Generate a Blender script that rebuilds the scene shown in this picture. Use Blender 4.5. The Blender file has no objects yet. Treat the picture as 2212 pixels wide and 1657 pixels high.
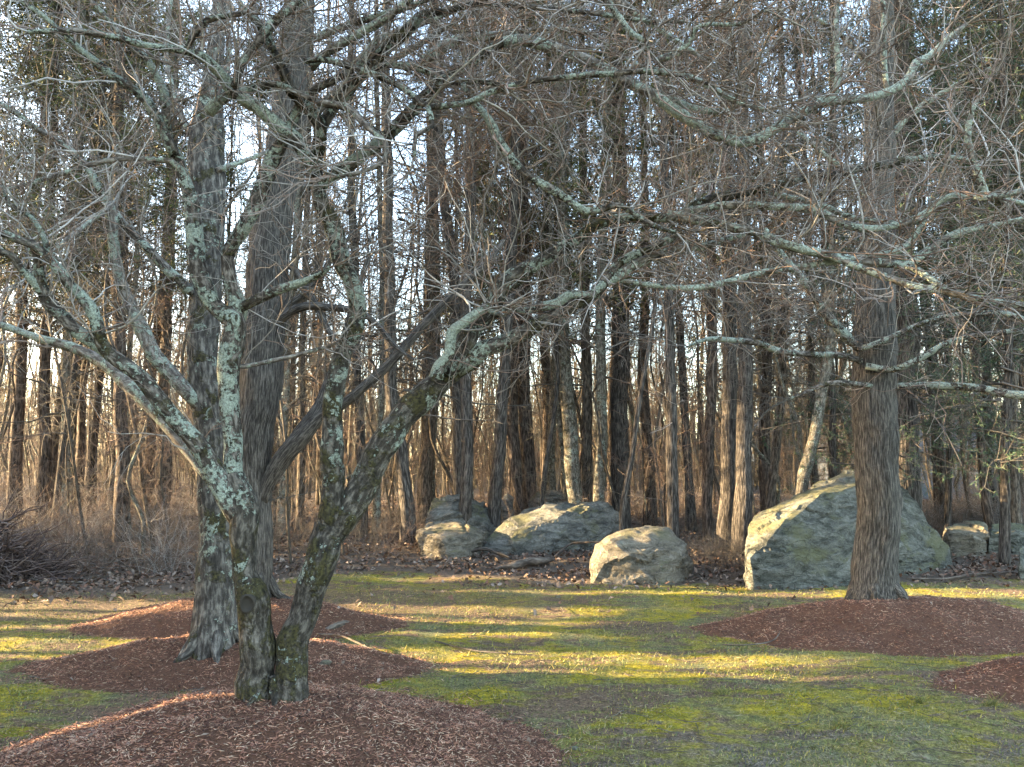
import bpy, bmesh, math, random
import numpy as np
from mathutils import Vector, Matrix, noise

random.seed(7)
rng = np.random.default_rng(7)
sc = bpy.context.scene
COL = sc.collection

# ------------------------------------------------------------------ camera
CAM_H = 1.6
F = 1600.0            # focal length in pixels of a 2212-wide picture
CX, CY = 1106.0, 828.5
PITCH = math.radians(6.49)
cam_d = bpy.data.cameras.new("camera")
cam = bpy.data.objects.new("camera", cam_d)
COL.objects.link(cam)
cam.location = (0, 0, CAM_H)
cam.rotation_euler = (math.radians(90) + PITCH, 0, 0)
cam_d.sensor_width = 36
cam_d.lens = F / 2212 * 36
cam_d.clip_start = 0.05
cam_d.clip_end = 2000
sc.camera = cam

# ------------------------------------------------------------------ light
SUN_DIR = Vector((-1.0, 0.08, 0.215)).normalized()      # towards the sun
sun_el = math.asin(SUN_DIR.z)
w = bpy.data.worlds.new("World")
sc.world = w
w.use_nodes = True
nt = w.node_tree
bg = nt.nodes["Background"]
sky = nt.nodes.new("ShaderNodeTexSky")
sky.sky_type = 'NISHITA'
sky.sun_disc = False
sky.sun_elevation = sun_el
sky.sun_rotation = math.atan2(SUN_DIR.x, SUN_DIR.y)
sky.air_density = 1.0
sky.dust_density = 2.2
sky.ozone_density = .6
nt.links.new(sky.outputs[0], bg.inputs[0])
bg.inputs[1].default_value = 0.15
sd = bpy.data.lights.new("sun", 'SUN')
sd.energy = 5.0
sd.angle = math.radians(0.5)
sd.color = (1.0, 0.75, 0.43)
so = bpy.data.objects.new("sun", sd)
COL.objects.link(so)
so.rotation_euler = SUN_DIR.to_track_quat('Z', 'Y').to_euler()
so.location = (-30, 5, 20)
sc.view_settings.view_transform = 'Standard'
sc.view_settings.look = 'None'
sc.view_settings.gamma = 1
sc.view_settings.exposure = 3.75
sc.cycles.max_bounces = 5
sc.cycles.diffuse_bounces = 3
sc.cycles.glossy_bounces = 2
sc.cycles.transparent_max_bounces = 4

# ------------------------------------------------------------------ picture -> world (used only to read places off the photograph)
CP, SP = math.cos(PITCH), math.sin(PITCH)
def ray(u, v):
    a, b = (u - CX) / F, (CY - v) / F
    return Vector((a, CP - b * SP, SP + b * CP))
def P(u, v, Y):
    d = ray(u, v)
    t = Y / d.y
    return Vector((d.x * t, Y, CAM_H + d.z * t))
def G(u, v, h=0.0):
    d = ray(u, v)
    t = (h - CAM_H) / d.z
    return Vector((d.x * t, d.y * t, h))
S1 = .34867
CROP = {'A': (0, 0, S1), 'B': (693.2, 0, S1), 'C': (1441.8, 0, S1), 'E': (0, 539.2, S1), 'F': (693.2, 539.2, S1),
        'H': (1441.8, 539.2, S1), 'K': (0, 1078.3, .48747), 'Q': (862.6, 1001.3, .31337), 'R': (1540.4, 924.2, .30362),
        'S': (346.6, 539.2, .2092), 'T': (924.2, 423.6, .24407), 'D': (0, 0, 1.0)}
def cr(c, pts):
    ox, oy, s = CROP[c]
    return [(ox + p[0] * s, oy + p[1] * s, p[2] * s) for p in pts]

# ------------------------------------------------------------------ object helpers
def tag(o, label=None, cat=None, group=None, kind=None):
    if label: o['label'] = label
    if cat: o['category'] = cat
    if group: o['group'] = group
    if kind: o['kind'] = kind
    return o
def thing(name, label, cat, loc=(0, 0, 0), rz=0.0, group=None):
    o = bpy.data.objects.new(name, None)
    o.empty_display_size = 0.2
    COL.objects.link(o)
    o.location = loc
    o.rotation_euler = (0, 0, rz)
    return tag(o, label, cat, group)
def mesh_np(name, V, Fc, mat=None, smooth=False, attrs=None):
    """V (n,3); Fc list of arrays of faces (each array m x k)"""
    me = bpy.data.meshes.new(name)
    V = np.asarray(V, dtype=np.float32)
    loops, starts, tot = [], [], 0
    for f in Fc:
        f = np.asarray(f, dtype=np.int32)
        if f.size == 0: continue
        k = f.shape[1]
        loops.append(f.ravel())
        starts.append(tot + np.arange(f.shape[0], dtype=np.int32) * k)
        tot += f.size
    loops = np.concatenate(loops); starts = np.concatenate(starts)
    me.vertices.add(len(V)); me.vertices.foreach_set("co", V.ravel())
    me.loops.add(len(loops)); me.loops.foreach_set("vertex_index", loops)
    me.polygons.add(len(starts)); me.polygons.foreach_set("loop_start", starts)
    if smooth: me.polygons.foreach_set("use_smooth", np.ones(len(starts), dtype=bool))
    me.update(calc_edges=True)
    if attrs:
        for an, (ty, data) in attrs.items():
            a = me.attributes.new(an, ty, 'POINT')
            a.data.foreach_set('vector' if ty == 'FLOAT_VECTOR' else 'value', np.asarray(data, dtype=np.float32).ravel())
    if mat: me.materials.append(mat)
    return me
def obj(name, me, parent=None, loc=None):
    o = bpy.data.objects.new(name, me)
    COL.objects.link(o)
    if parent: o.parent = parent
    if loc is not None: o.location = loc
    return o

def tubes(paths, radii, sides=3):
    """paths (N,K,3), radii (N,K) -> V, quads"""
    N, K, _ = paths.shape
    d = paths[:, -1] - paths[:, 0]
    d /= np.linalg.norm(d, axis=1, keepdims=True) + 1e-9
    ref = np.where(np.abs(d[:, 2:3]) < 0.8, np.array([[0, 0, 1.0]]), np.array([[1.0, 0, 0]]))
    u = np.cross(d, ref); u /= np.linalg.norm(u, axis=1, keepdims=True) + 1e-9
    v = np.cross(d, u)
    a = np.arange(sides) * 2 * math.pi / sides
    ring = u[:, None, :] * np.cos(a)[None, :, None] + v[:, None, :] * np.sin(a)[None, :, None]   # N,S,3
    V = paths[:, :, None, :] + ring[:, None, :, :] * radii[:, :, None, None]
    idx = np.arange(N * K * sides).reshape(N, K, sides)
    nx = np.roll(idx, -1, axis=2)
    q = np.stack([idx[:, :-1], nx[:, :-1], nx[:, 1:], idx[:, 1:]], axis=-1).reshape(-1, 4)
    return V.reshape(-1, 3), q
class Acc:
    def __init__(s): s.V, s.Q, s.T, s.n = [], [], [], 0
    def add(s, V, q=None, t=None):
        if q is not None and len(q): s.Q.append(q + s.n)
        if t is not None and len(t): s.T.append(t + s.n)
        s.V.append(V); s.n += len(V)
    def mesh(s, name, mat, smooth=False):
        Fc = []
        if s.Q: Fc.append(np.concatenate(s.Q))
        if s.T: Fc.append(np.concatenate(s.T))
        return mesh_np(name, np.concatenate(s.V), Fc, mat, smooth)

def grow(start, dirs, length, rad, K, kink=0.25, lift=0.0, g=rng, tip=0.25):
    """random-walk paths; returns (N,K+1,3) and radii"""
    N = len(start)
    p = np.zeros((N, K + 1, 3)); p[:, 0] = start
    d = dirs / (np.linalg.norm(dirs, axis=1, keepdims=True) + 1e-9)
    step = (length / K)[:, None]
    for k in range(K):
        d = d + g.normal(0, kink, (N, 3)); d[:, 2] += lift
        d /= np.linalg.norm(d, axis=1, keepdims=True) + 1e-9
        p[:, k + 1] = p[:, k] + d * step
    t = np.linspace(0, 1, K + 1)[None, :]
    r = rad[:, None] * (1 - t * (1 - tip))
    return p, r
def spawn(p, r, per, g=rng, spread=0.9, lo=0.15, up=0.0):
    """child starts and directions from parent paths"""
    N, K1, _ = p.shape
    idx = np.repeat(np.arange(N), per)
    t = g.uniform(lo, 1, len(idx)) * (K1 - 1)
    k = np.minimum(t.astype(int), K1 - 2); f = (t - k)[:, None]
    a, b = p[idx, k], p[idx, k + 1]
    s = a + (b - a) * f
    d = (b - a) / (np.linalg.norm(b - a, axis=1, keepdims=True) + 1e-9)
    q = g.normal(0, 1, (len(idx), 3)); q -= (q * d).sum(1, keepdims=True) * d
    q /= np.linalg.norm(q, axis=1, keepdims=True) + 1e-9
    dd = d * g.uniform(0.3, 1.0, (len(idx), 1)) + q * spread; dd[:, 2] += up
    rr = r[idx, k]
    return s, dd, rr, idx

def catmull(pts, step):
    """pts list of 4-vectors (x,y,z,r) -> resampled array"""
    P4 = np.array(pts, dtype=float)
    n = len(P4)
    ext = np.vstack([2 * P4[0] - P4[1], P4, 2 * P4[-1] - P4[-2]])
    out = []
    for i in range(n - 1):
        p0, p1, p2, p3 = ext[i:i + 4]
        m = max(2, int(np.linalg.norm(p2[:3] - p1[:3]) / step))
        for t in np.arange(m) / m:
            out.append(0.5 * ((2 * p1) + (-p0 + p2) * t + (2 * p0 - 5 * p1 + 4 * p2 - p3) * t * t + (-p0 + 3 * p1 - 3 * p2 + p3) * t ** 3))
    out.append(P4[-1])
    out = np.array(out)
    out[:, 3] = np.maximum(out[:, 3], 0.0015)
    return out
def limb_mesh(name, path, mat, sides=12, rough=0.05, origin=(0, 0, 0), ridge=0.0, fq=9.0):
    """path: resampled (n,4). Adds ATTR bk = (r cos, r sin, length), for seamless bark"""
    org = np.array(origin)
    n = len(path)
    T = np.gradient(path[:, :3], axis=0)
    T /= np.linalg.norm(T, axis=1, keepdims=True) + 1e-9
    u = np.cross(T[0], [0, 1, 0.01]); 
    if np.linalg.norm(u) < 0.1: u = np.cross(T[0], [1, 0, 0])
    u /= np.linalg.norm(u)
    L = 0.0
    V, B = [], []
    sd_ = random.uniform(0, 100)
    rid = [random.uniform(-1, 1) for _ in range(sides)]
    for i in range(n):
        if i:
            L += np.linalg.norm(path[i, :3] - path[i - 1, :3])
            u = u - T[i] * np.dot(u, T[i]); u /= np.linalg.norm(u) + 1e-9
        v = np.cross(T[i], u)
        r = path[i, 3]
        for s in range(sides):
            a = 2 * math.pi * s / sides
            c, sn = math.cos(a), math.sin(a)
            q = Vector((c * r * fq + sd_, sn * r * fq, L * fq * 0.6))
            dr = 1 + rough * 2.2 * noise.noise(q) + rough * 1.2 * noise.noise(q * 3.1)
            if ridge: dr += ridge * (0.6 * rid[s] + noise.noise(Vector((s * 3.7, L * 4, sd_))))
            V.append(path[i, :3] + (u * c + v * sn) * r * dr - org)
            B.append((c * r, sn * r, L))
    idx = np.arange(n * sides).reshape(n, sides); nx = np.roll(idx, -1, axis=1)
    q = np.stack([idx[:-1], nx[:-1], nx[1:], idx[1:]], axis=-1).reshape(-1, 4)
    V.append(path[0, :3] - org); V.append(path[-1, :3] + T[-1] * path[-1, 3] * 0.6 - org)
    B.append((0, 0, 0)); B.append((0, 0, L))
    m = n * sides
    t = [(m, idx[0][(s + 1) % sides], idx[0][s]) for s in range(sides)] + [(m + 1, idx[-1][s], idx[-1][(s + 1) % sides]) for s in range(sides)]
    me = mesh_np(name, np.array(V), [q, np.array(t)], mat, True, {'bk': ('FLOAT_VECTOR', np.array(B))})
    return me

# ------------------------------------------------------------------ materials
def new_mat(name, rough=0.9):
    m = bpy.data.materials.new(name); m.use_nodes = True
    n = m.node_tree.nodes; b = n["Principled BSDF"]
    b.inputs['Roughness'].default_value = rough
    b.inputs['Specular IOR Level'].default_value = 0.15
    return m, m.node_tree, b
def N(nt_, ty, **kw):
    n = nt_.nodes.new(ty)
    for k, v in kw.items():
        if k.startswith('i_'):
            key = k[2:]
            n.inputs[int(key) if key.isdigit() else key].default_value = v
        else: setattr(n, k, v)
    return n
def ramp(nt_, src, stops, interp='LINEAR'):
    r = nt_.nodes.new('ShaderNodeValToRGB')
    r.color_ramp.interpolation = interp
    e = r.color_ramp.elements
    while len(e) < len(stops): e.new(0.5)
    for el, (p, c) in zip(e, stops):
        el.position = p
        el.color = (c[0], c[1], c[2], 1) if isinstance(c, (tuple, list)) else (c, c, c, 1)
    nt_.links.new(src, r.inputs[0])
    return r.outputs[0]
def mix(nt_, fac, a, b, mode='MIX'):
    m = nt_.nodes.new('ShaderNodeMix'); m.data_type = 'RGBA'; m.blend_type = mode
    for s, x in ((0, fac), (6, a), (7, b)):
        if isinstance(x, (int, float)): m.inputs[s].default_value = x
        elif isinstance(x, (tuple, list)): m.inputs[s].default_value = (*x[:3], 1)
        else: nt_.links.new(x, m.inputs[s])
    return m.outputs[2]
def mathn(nt_, op, a, b=None):
    m = nt_.nodes.new('ShaderNodeMath'); m.operation = op
    for s, x in ((0, a), (1, b)):
        if x is None: continue
        if isinstance(x, (int, float)): m.inputs[s].default_value = x
        else: nt_.links.new(x, m.inputs[s])
    return m.outputs[0]
def noise_n(nt_, vec, scale, detail=4, rough=0.55, dist=0.0):
    n = N(nt_, 'ShaderNodeTexNoise')
    n.inputs['Scale'].default_value = scale; n.inputs['Detail'].default_value = detail
    n.inputs['Roughness'].default_value = rough; n.inputs['Distortion'].default_value = dist
    if vec is not None: nt_.links.new(vec, n.inputs['Vector'])
    return n.outputs['Fac']
def mapping(nt_, vec, scale):
    m = N(nt_, 'ShaderNodeMapping'); m.inputs['Scale'].default_value = scale
    nt_.links.new(vec, m.inputs['Vector']); return m.outputs[0]
def bump(nt_, b, h, strength=0.6, dist=0.02):
    bn = N(nt_, 'ShaderNodeBump'); bn.inputs['Strength'].default_value = strength; bn.inputs['Distance'].default_value = dist
    nt_.links.new(h, bn.inputs['Height']); nt_.links.new(bn.outputs[0], b.inputs['Normal'])

def bark_mat(name, dark, light, ridge_scale=18, stretch=0.12, bump_s=0.9, bump_d=0.015, lichen=0.0, moss=0.0, lichen_col=(.225, .248, .20), fissure=0.5, use_attr=True, lscale=7, zl=None):
    m, t, b = new_mat(name, 0.95)
    if use_attr: vec = N(t, 'ShaderNodeAttribute', attribute_name='bk').outputs['Vector']
    else: vec = N(t, 'ShaderNodeTexCoord').outputs['Object']
    oi = N(t, 'ShaderNodeObjectInfo')
    vv = N(t, 'ShaderNodeVectorMath', operation='ADD')
    t.links.new(vec, vv.inputs[0])
    sc_ = N(t, 'ShaderNodeMath', operation='MULTIPLY'); t.links.new(oi.outputs['Random'], sc_.inputs[0]); sc_.inputs[1].default_value = 37.0
    t.links.new(sc_.outputs[0], vv.inputs[1])
    vec = vv.outputs[0]
    sv = mapping(t, vec, (1, 1, stretch))
    r1 = noise_n(t, sv, ridge_scale, 5, 0.6, 0.15)
    r2 = noise_n(t, vec, 60, 3, 0.6)
    r3 = noise_n(t, vec, 2.2, 3, 0.5)
    c = ramp(t, r1, [(0.36, tuple(x * fissure for x in dark)), (0.48, dark), (0.66, light)])
    c = mix(t, 0.35, c, ramp(t, r2, [(0.3, 0.35), (0.7, 1.0)]), 'MULTIPLY')
    c = mix(t, 0.5, c, ramp(t, r3, [(0.3, 0.65), (0.7, 1.25)]), 'MULTIPLY')
    h = mathn(t, 'ADD', mathn(t, 'MULTIPLY', r1, 1.0), mathn(t, 'MULTIPLY', r2, 0.25))
    if moss:
        n1 = noise_n(t, vec, 6.5, 4, 0.65, 0.3)
        fm = ramp(t, n1, [(0.64 - moss * 0.2, 0.0), (0.72 - moss * 0.2, 1.0)])
        c = mix(t, mathn(t, 'MULTIPLY', fm, .85), c, mix(t, ramp(t, r2, [(.35, 0.0), (.65, 1.0)]), (.010, .009, .006), (.060, .052, .018)))
        h = mathn(t, 'ADD', h, mathn(t, 'MULTIPLY', fm, 0.5))
    if lichen:
        n2 = noise_n(t, vec, lscale, 5, 0.68, 0.6)
        n3 = noise_n(t, vec, 45, 4, 0.7)
        n4 = mathn(t, 'ADD', n2, mathn(t, 'MULTIPLY', mathn(t, 'SUBTRACT', n3, 0.5), 0.6))
        n4 = mathn(t, 'ADD', n4, mathn(t, 'MULTIPLY', mathn(t, 'SUBTRACT', noise_n(t, vec, 1.6, 3), .5), .45))
        if zl:
            so_ = N(t, 'ShaderNodeSeparateXYZ'); t.links.new(N(t, 'ShaderNodeTexCoord').outputs['Object'], so_.inputs[0])
            n4 = mathn(t, 'SUBTRACT', n4, ramp(t, mathn(t, 'MULTIPLY', so_.outputs[2], .25), [(zl[0] * .25, .13), (zl[1] * .25, 0.0)]))
        fl = ramp(t, n4, [(0.66 - lichen * 0.24, 0.0), (0.685 - lichen * 0.24, 1.0)])
        lc = mix(t, ramp(t, noise_n(t, vec, 110, 3, .7), [(.32, 0.0), (.68, 1.0)]), tuple(x * .42 for x in lichen_col), tuple(min(1, x * 1.5) for x in lichen_col))
        c = mix(t, fl, c, lc)
        h = mathn(t, 'ADD', h, mathn(t, 'MULTIPLY', fl, mathn(t, 'ADD', n3, 0.2)))
    t.links.new(c, b.inputs['Base Color'])
    bump(t, b, h, bump_s, bump_d)
    return m
M = {}
M['front'] = bark_mat('mossy_lichen_bark', (.045, .038, .030), (.155, .135, .11), 40, .4, 1.0, .02, .50, .70, lscale=6, zl=(.5, 1.5))
M['limb'] = bark_mat('lichen_limb_bark', (.058, .047, .038), (.23, .20, .17), 45, .4, 1.0, .015, .64, .42, lscale=5.5)
M['limbgrey'] = bark_mat('grey_limb_bark', (.12, .10, .085), (.29, .26, .225), 45, .4, .8, .01, .52, .15, lscale=9)
M['limbpale'] = bark_mat('pale_lichen_limb_bark', (.13, .11, .092), (.34, .31, .27), 45, .4, 1.0, .012, .80, .22, lichen_col=(.29, .325, .27), lscale=6)
M['treeB'] = bark_mat('grey_speckled_bark', (.06, .052, .045), (.19, .17, .145), 34, .3, 1.0, .02, .22, .5, lscale=11)
M['treeC'] = bark_mat('ridged_grey_bark', (.065, .056, .048), (.17, .15, .128), 80, .11, .9, .03, 0, 0, fissure=.4)
M['maple'] = bark_mat('ridged_brown_bark', (.062, .055, .046), (.168, .146, .122), 80, .11, .9, .03, 0, 0, fissure=.4)
M['bgA'] = bark_mat('dark_forest_bark', (.048, .041, .035), (.15, .128, .108), 40, .14, 1.0, .03, fissure=.35)
M['bgB'] = bark_mat('red_brown_pine_bark', (.062, .048, .038), (.17, .13, .105), 30, .2, 1.0, .03, fissure=.35)
M['bgC'] = bark_mat('pale_grey_forest_bark', (.10, .088, .068), (.25, .22, .175), 30, .4, .8, .02, .3, .35, fissure=.5)
M['bgD'] = bark_mat('brown_forest_bark', (.075, .06, .045), (.20, .16, .125), 34, .2, 1.0, .03, fissure=.35)

def twig_mat(name, cols, rough=.9):
    m, t, b = new_mat(name, rough)
    g = N(t, 'ShaderNodeNewGeometry')
    n = len(cols)
    c = ramp(t, g.outputs['Random Per Island'], [(i / n, col) for i, col in enumerate(cols)], 'CONSTANT')
    vec = N(t, 'ShaderNodeTexCoord').outputs['Object']
    c = mix(t, .6, c, ramp(t, noise_n(t, vec, 25, 2), [(.35, .6), (.65, 1.3)]), 'MULTIPLY')
    if name == 'mulch_chips': c = mix(t, .7, c, ramp(t, noise_n(t, vec, 3.2, 5, .7), [(.36, .42), (.64, 1.35)]), 'MULTIPLY')
    t.links.new(c, b.inputs['Base Color'])
    return m
M['twig'] = twig_mat('grey_twig', [(.22, .195, .17), (.30, .275, .245), (.19, .145, .12), (.36, .33, .30), (.23, .165, .13), (.15, .125, .10)])
M['twigbr'] = twig_mat('red_brown_twig', [(.12, .08, .06), (.15, .10, .075), (.10, .072, .055), (.14, .115, .095)])
M['twigfine'] = twig_mat('fine_brown_twig', [(.17, .14, .12), (.23, .20, .175), (.15, .105, .08), (.28, .25, .225), (.18, .12, .09)])
M['twigpile'] = twig_mat('pile_sticks', [(.075, .05, .042), (.10, .07, .06), (.05, .035, .03), (.14, .105, .09)])
M['twigdk'] = twig_mat('dark_twig', [(.06, .052, .045), (.09, .075, .062), (.075, .07, .06), (.11, .095, .08)])
M['twigol'] = twig_mat('olive_twig', [(.10, .088, .065), (.13, .11, .08), (.08, .068, .05), (.15, .13, .105)])
M['needle'] = twig_mat('pine_needles', [(.06, .07, .022), (.085, .095, .03), (.12, .11, .04), (.045, .06, .022)], .7)
M['needleb'] = twig_mat('hemlock_needles', [(.03, .055, .03), (.045, .075, .04), (.06, .085, .05)], .7)
M['chips'] = twig_mat('mulch_chips', [(.27, .128, .083), (.17, .08, .056), (.34, .19, .125), (.06, .034, .026), (.42, .29, .20), (.22, .105, .07), (.31, .16, .10), (.11, .056, .042)])
M['debris'] = twig_mat('debris', [(.07, .05, .035), (.12, .085, .06), (.20, .16, .11), (.05, .035, .028), (.15, .10, .07)])
M['leaves'] = twig_mat('dead_leaves', [(.13, .088, .062), (.10, .062, .045), (.17, .12, .088), (.07, .045, .036), (.22, .17, .135), (.14, .075, .05), (.11, .075, .055)])
M['blades'] = twig_mat('grass_blades', [(.11, .125, .035), (.14, .145, .045), (.24, .20, .045), (.08, .10, .04), (.27, .22, .09), (.12, .13, .04)])
M['straw'] = twig_mat('dry_strands', [(.26, .22, .14), (.18, .14, .09), (.33, .28, .19), (.12, .085, .06)])
M['stick'] = bark_mat('bare_stick_bark', (.09, .07, .055), (.20, .165, .13), 30, .2, .6, .01)

# ground
def ground_material():
    m, t, b = new_mat('moss_lawn_and_forest_floor', 1.0)
    vec = N(t, 'ShaderNodeTexCoord').outputs['Object']
    sep = N(t, 'ShaderNodeSeparateXYZ'); t.links.new(vec, sep.inputs[0])
    big = noise_n(t, mapping(t, vec, (.7, 1.5, 1)), 1.0, 4, .6, .4)
    mid = noise_n(t, mapping(t, vec, (.8, 1.5, 1)), 4.5, 5, .65)
    fine = noise_n(t, vec, 60, 5, .75)
    vfine = noise_n(t, vec, 190, 3, .7)
    moss = mix(t, ramp(t, mid, [(.3, 0.0), (.7, 1.0)]), (.10, .100, .016), (.36, .275, .014))
    grass = mix(t, fine, (.058, .066, .026), (.20, .185, .085))
    c = mix(t, ramp(t, noise_n(t, vec, 1.6, 4, .6), [(.42, 0.0), (.6, 1.0)]), moss, grass)
    soil = mix(t, fine, (.05, .033, .021), (.19, .13, .082))
    sf = mathn(t, 'ADD', big, mathn(t, 'MULTIPLY', mathn(t, 'SUBTRACT', mid, .5), .9))
    c = mix(t, ramp(t, sf, [(.47, 0.0), (.58, 1.0)]), c, soil)
    near = mathn(t, 'ADD', mathn(t, 'MULTIPLY', mathn(t, 'SUBTRACT', 4.9, sep.outputs[1]), .8), mathn(t, 'MULTIPLY', mathn(t, 'SUBTRACT', mid, .5), 2.6))
    near = mathn(t, 'MULTIPLY', ramp(t, near, [(.1, 0.0), (.7, .75)]), ramp(t, mathn(t, 'MULTIPLY', sep.outputs[0], .5), [(.1, 0.0), (.6, 1.0)]))
    c = mix(t, near, c, mix(t, fine, (.06, .055, .042), (.20, .18, .14)))
    # worn strip in front of the boulders and path into the wood
    px = N(t, 'ShaderNodeMath', operation='MULTIPLY'); 
    worn = mathn(t, 'ABSOLUTE', mathn(t, 'SUBTRACT', sep.outputs[1], 9.1)); 
    wx = ramp(t, mathn(t, 'DIVIDE', mathn(t, 'ADD', sep.outputs[0], 8.0), 12.0), [(.55, 1.0), (.78, 0.0)])
    wf = mathn(t, 'ADD', mathn(t, 'SUBTRACT', 1.05, mathn(t, 'MULTIPLY', worn, .5)), mathn(t, 'MULTIPLY', mathn(t, 'SUBTRACT', mid, .5), 2.2))
    wf = mathn(t, 'MULTIPLY', ramp(t, wf, [(.25, 0.0), (.6, .85)]), wx)
    c = mix(t, wf, c, soil)
    c = mix(t, .85, c, ramp(t, fine, [(.36, .35), (.64, 1.5)]), 'MULTIPLY')
    c = mix(t, .6, c, ramp(t, noise_n(t, vec, 17, 4, .7), [(.38, .5), (.62, 1.35)]), 'MULTIPLY')
    c = mix(t, .5, c, ramp(t, vfine, [(.3, .5), (.7, 1.4)]), 'MULTIPLY')
    litter = mix(t, noise_n(t, vec, 28, 4, .8), (.032, .024, .018), (.15, .115, .085))
    litter = mix(t, .6, litter, ramp(t, noise_n(t, vec, 1.2, 3), [(.3, .6), (.7, 1.3)]), 'MULTIPLY')
    edge = mathn(t, 'ADD', sep.outputs[1], mathn(t, 'MULTIPLY', mathn(t, 'SUBTRACT', noise_n(t, vec, .8, 4), .5), 2.2))
    # the lawn's far edge: nearer on the left of the path
    edge = mathn(t, 'SUBTRACT', edge, ramp(t, mathn(t, 'DIVIDE', mathn(t, 'ADD', sep.outputs[0], 10.0), 20.0), [(.0, 9.1 / 12), (.3, 9.9 / 12), (.42, 1.0), (.52, 10.9 / 12), (1.0, 10.6 / 12)]))
    # ramp outputs are 0..1 -> scale by 12 afterwards
    e2 = edge
    t.links.new(c, b.inputs['Base Color'])
    return m, t, b, c, litter, sep, vec, mid, fine
gm, t_, b_, c_, lit_, sep_, vec_, mid_, fine_ = ground_material()
lim = mathn(t_, 'MULTIPLY', ramp(t_, mathn(t_, 'DIVIDE', mathn(t_, 'ADD', sep_.outputs[0], 10.0), 20.0),
            [(.0, 9.0 / 12), (.28, 9.6 / 12), (.40, 11.8 / 12), (.47, 10.7 / 12), (.56, 10.4 / 12), (1.0, 10.9 / 12)]), 12.0)
ef = mathn(t_, 'SUBTRACT', mathn(t_, 'ADD', sep_.outputs[1], mathn(t_, 'MULTIPLY', mathn(t_, 'SUBTRACT', noise_n(t_, vec_, 1.3, 4), .5), 1.6)), lim)
ef = ramp(t_, mathn(t_, 'ADD', mathn(t_, 'MULTIPLY', ef, 1.0), .5), [(.4, 0.0), (.65, 1.0)])
t_.links.new(mix(t_, ef, c_, lit_), b_.inputs['Base Color'])
bump(t_, b_, mathn(t_, 'ADD', mid_, mathn(t_, 'MULTIPLY', fine_, .7)), .9, .03)
M['ground'] = gm
def lawn_edge(x):
    return float(np.interp(x, [-10, -4.4, -2, -.6, 1.2, 10], [9.0, 9.6, 11.8, 10.7, 10.4, 10.9]))

# ------------------------------------------------------------------ ground
def gh(x, y):
    z = 0.05 * noise.noise(Vector((x * .35, y * .5, 3.3))) + 0.028 * noise.noise(Vector((x * 1.6, y * 2.2, 9.1))) + .014 * noise.noise(Vector((x * 4.5, y * 5.5, 2.1)))
    if y > 10.5: z += min(.35, (y - 10.5) * .03) + .05 * noise.noise(Vector((x * .8, y * .8, 1.1)))
    return z
def axis(a, b, fine, lo, hi, grow_):
    xs = list(np.arange(lo, hi, fine)); s = fine; x = xs[-1]
    while x < b: s *= grow_; x += s; xs.append(x)
    s = fine; x = xs[0]
    while x > a: s *= grow_; x -= s; xs.insert(0, x)
    return xs
gx = axis(-500, 500, .10, -8, 8, 1.25); gy = axis(-60, 900, .085, 3, 12, 1.2)
GV = np.array([(x, y, gh(x, y)) for y in gy for x in gx])
gi = np.arange(len(gx) * len(gy)).reshape(len(gy), len(gx))
gq = np.stack([gi[:-1, :-1], gi[:-1, 1:], gi[1:, 1:], gi[1:, :-1]], -1).reshape(-1, 4)
tag(obj('ground', mesh_np('ground', GV, [gq], M['ground'], True)), kind='structure')

# ------------------------------------------------------------------ mulch mounds
MOUNDS = [  # name words, cx, cy, rx, ry, h, chips, seed
    dict(c=(-1.34, 4.0), r=(1.62, 1.5), h=.37, n=56000, s=1, label='big red-brown mulch mound in front, around the lichen-covered two-stemmed tree', size=1.0),
    dict(c=(-2.25, 6.2), r=(1.62, .74), h=.25, n=20000, s=2, label='red-brown mulch mound around the grey trunk, behind the front mound on the left', size=1.0),
    dict(c=(-2.8, 7.85), r=(1.72, .80), h=.26, n=12000, s=3, label='farthest mulch mound on the left, behind the grey smooth trunk', size=1.1),
    dict(c=(3.95, 7.62), r=(2.0, 1.02), h=.33, n=22000, s=4, label='mulch mound around the straight ridged trunk before the largest boulder', size=1.05),
    dict(c=(4.68, 5.62), r=(1.55, .66), h=.25, n=11000, s=5, label='mulch mound with no trunk in view, cut off by the right edge', size=1.0),
]
def mound_h(m, x, y):
    dx, dy = (x - m['c'][0]) / m['r'][0], (y - m['c'][1]) / m['r'][1]
    a = math.atan2(dy, dx)
    wob = 1 + .13 * noise.noise(Vector((math.cos(a) * 1.7 + m['s'] * 9, math.sin(a) * 1.7, 0))) + .05 * noise.noise(Vector((math.cos(a) * 6, math.sin(a) * 6, m['s'] * 5)))
    r = math.hypot(dx, dy) / wob
    if r >= 1: return -.03 * (r - 1) * 8
    z = m['h'] * math.cos(r * math.pi / 2) ** 1.15
    return z + .028 * noise.noise(Vector((x * 3, y * 3, m['s']))) + .008 * noise.noise(Vector((x * 12, y * 12, m['s'])))
mm, t, b = new_mat('mulch_bed', 1.0)
vec = N(t, 'ShaderNodeTexCoord').outputs['Object']
fn = noise_n(t, vec, 70, 4, .8)
t.links.new(mix(t, fn, (.03, .016, .010), (.17, .085, .052)), b.inputs['Base Color']); bump(t, b, fn, 1.0, .02)
M['mulch'] = mm
def top_z(x, y):
    z = gh(x, y)
    for m in MOUNDS:
        hz = mound_h(m, x, y)
        if hz > 0: z = max(z, gh(x, y) + hz)
    return z
def in_mound(x, y, pad=0.0):
    for m in MOUNDS:
        if math.hypot((x - m['c'][0]) / (m['r'][0] + pad), (y - m['c'][1]) / (m['r'][1] + pad)) < 1: return True
    return False
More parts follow.
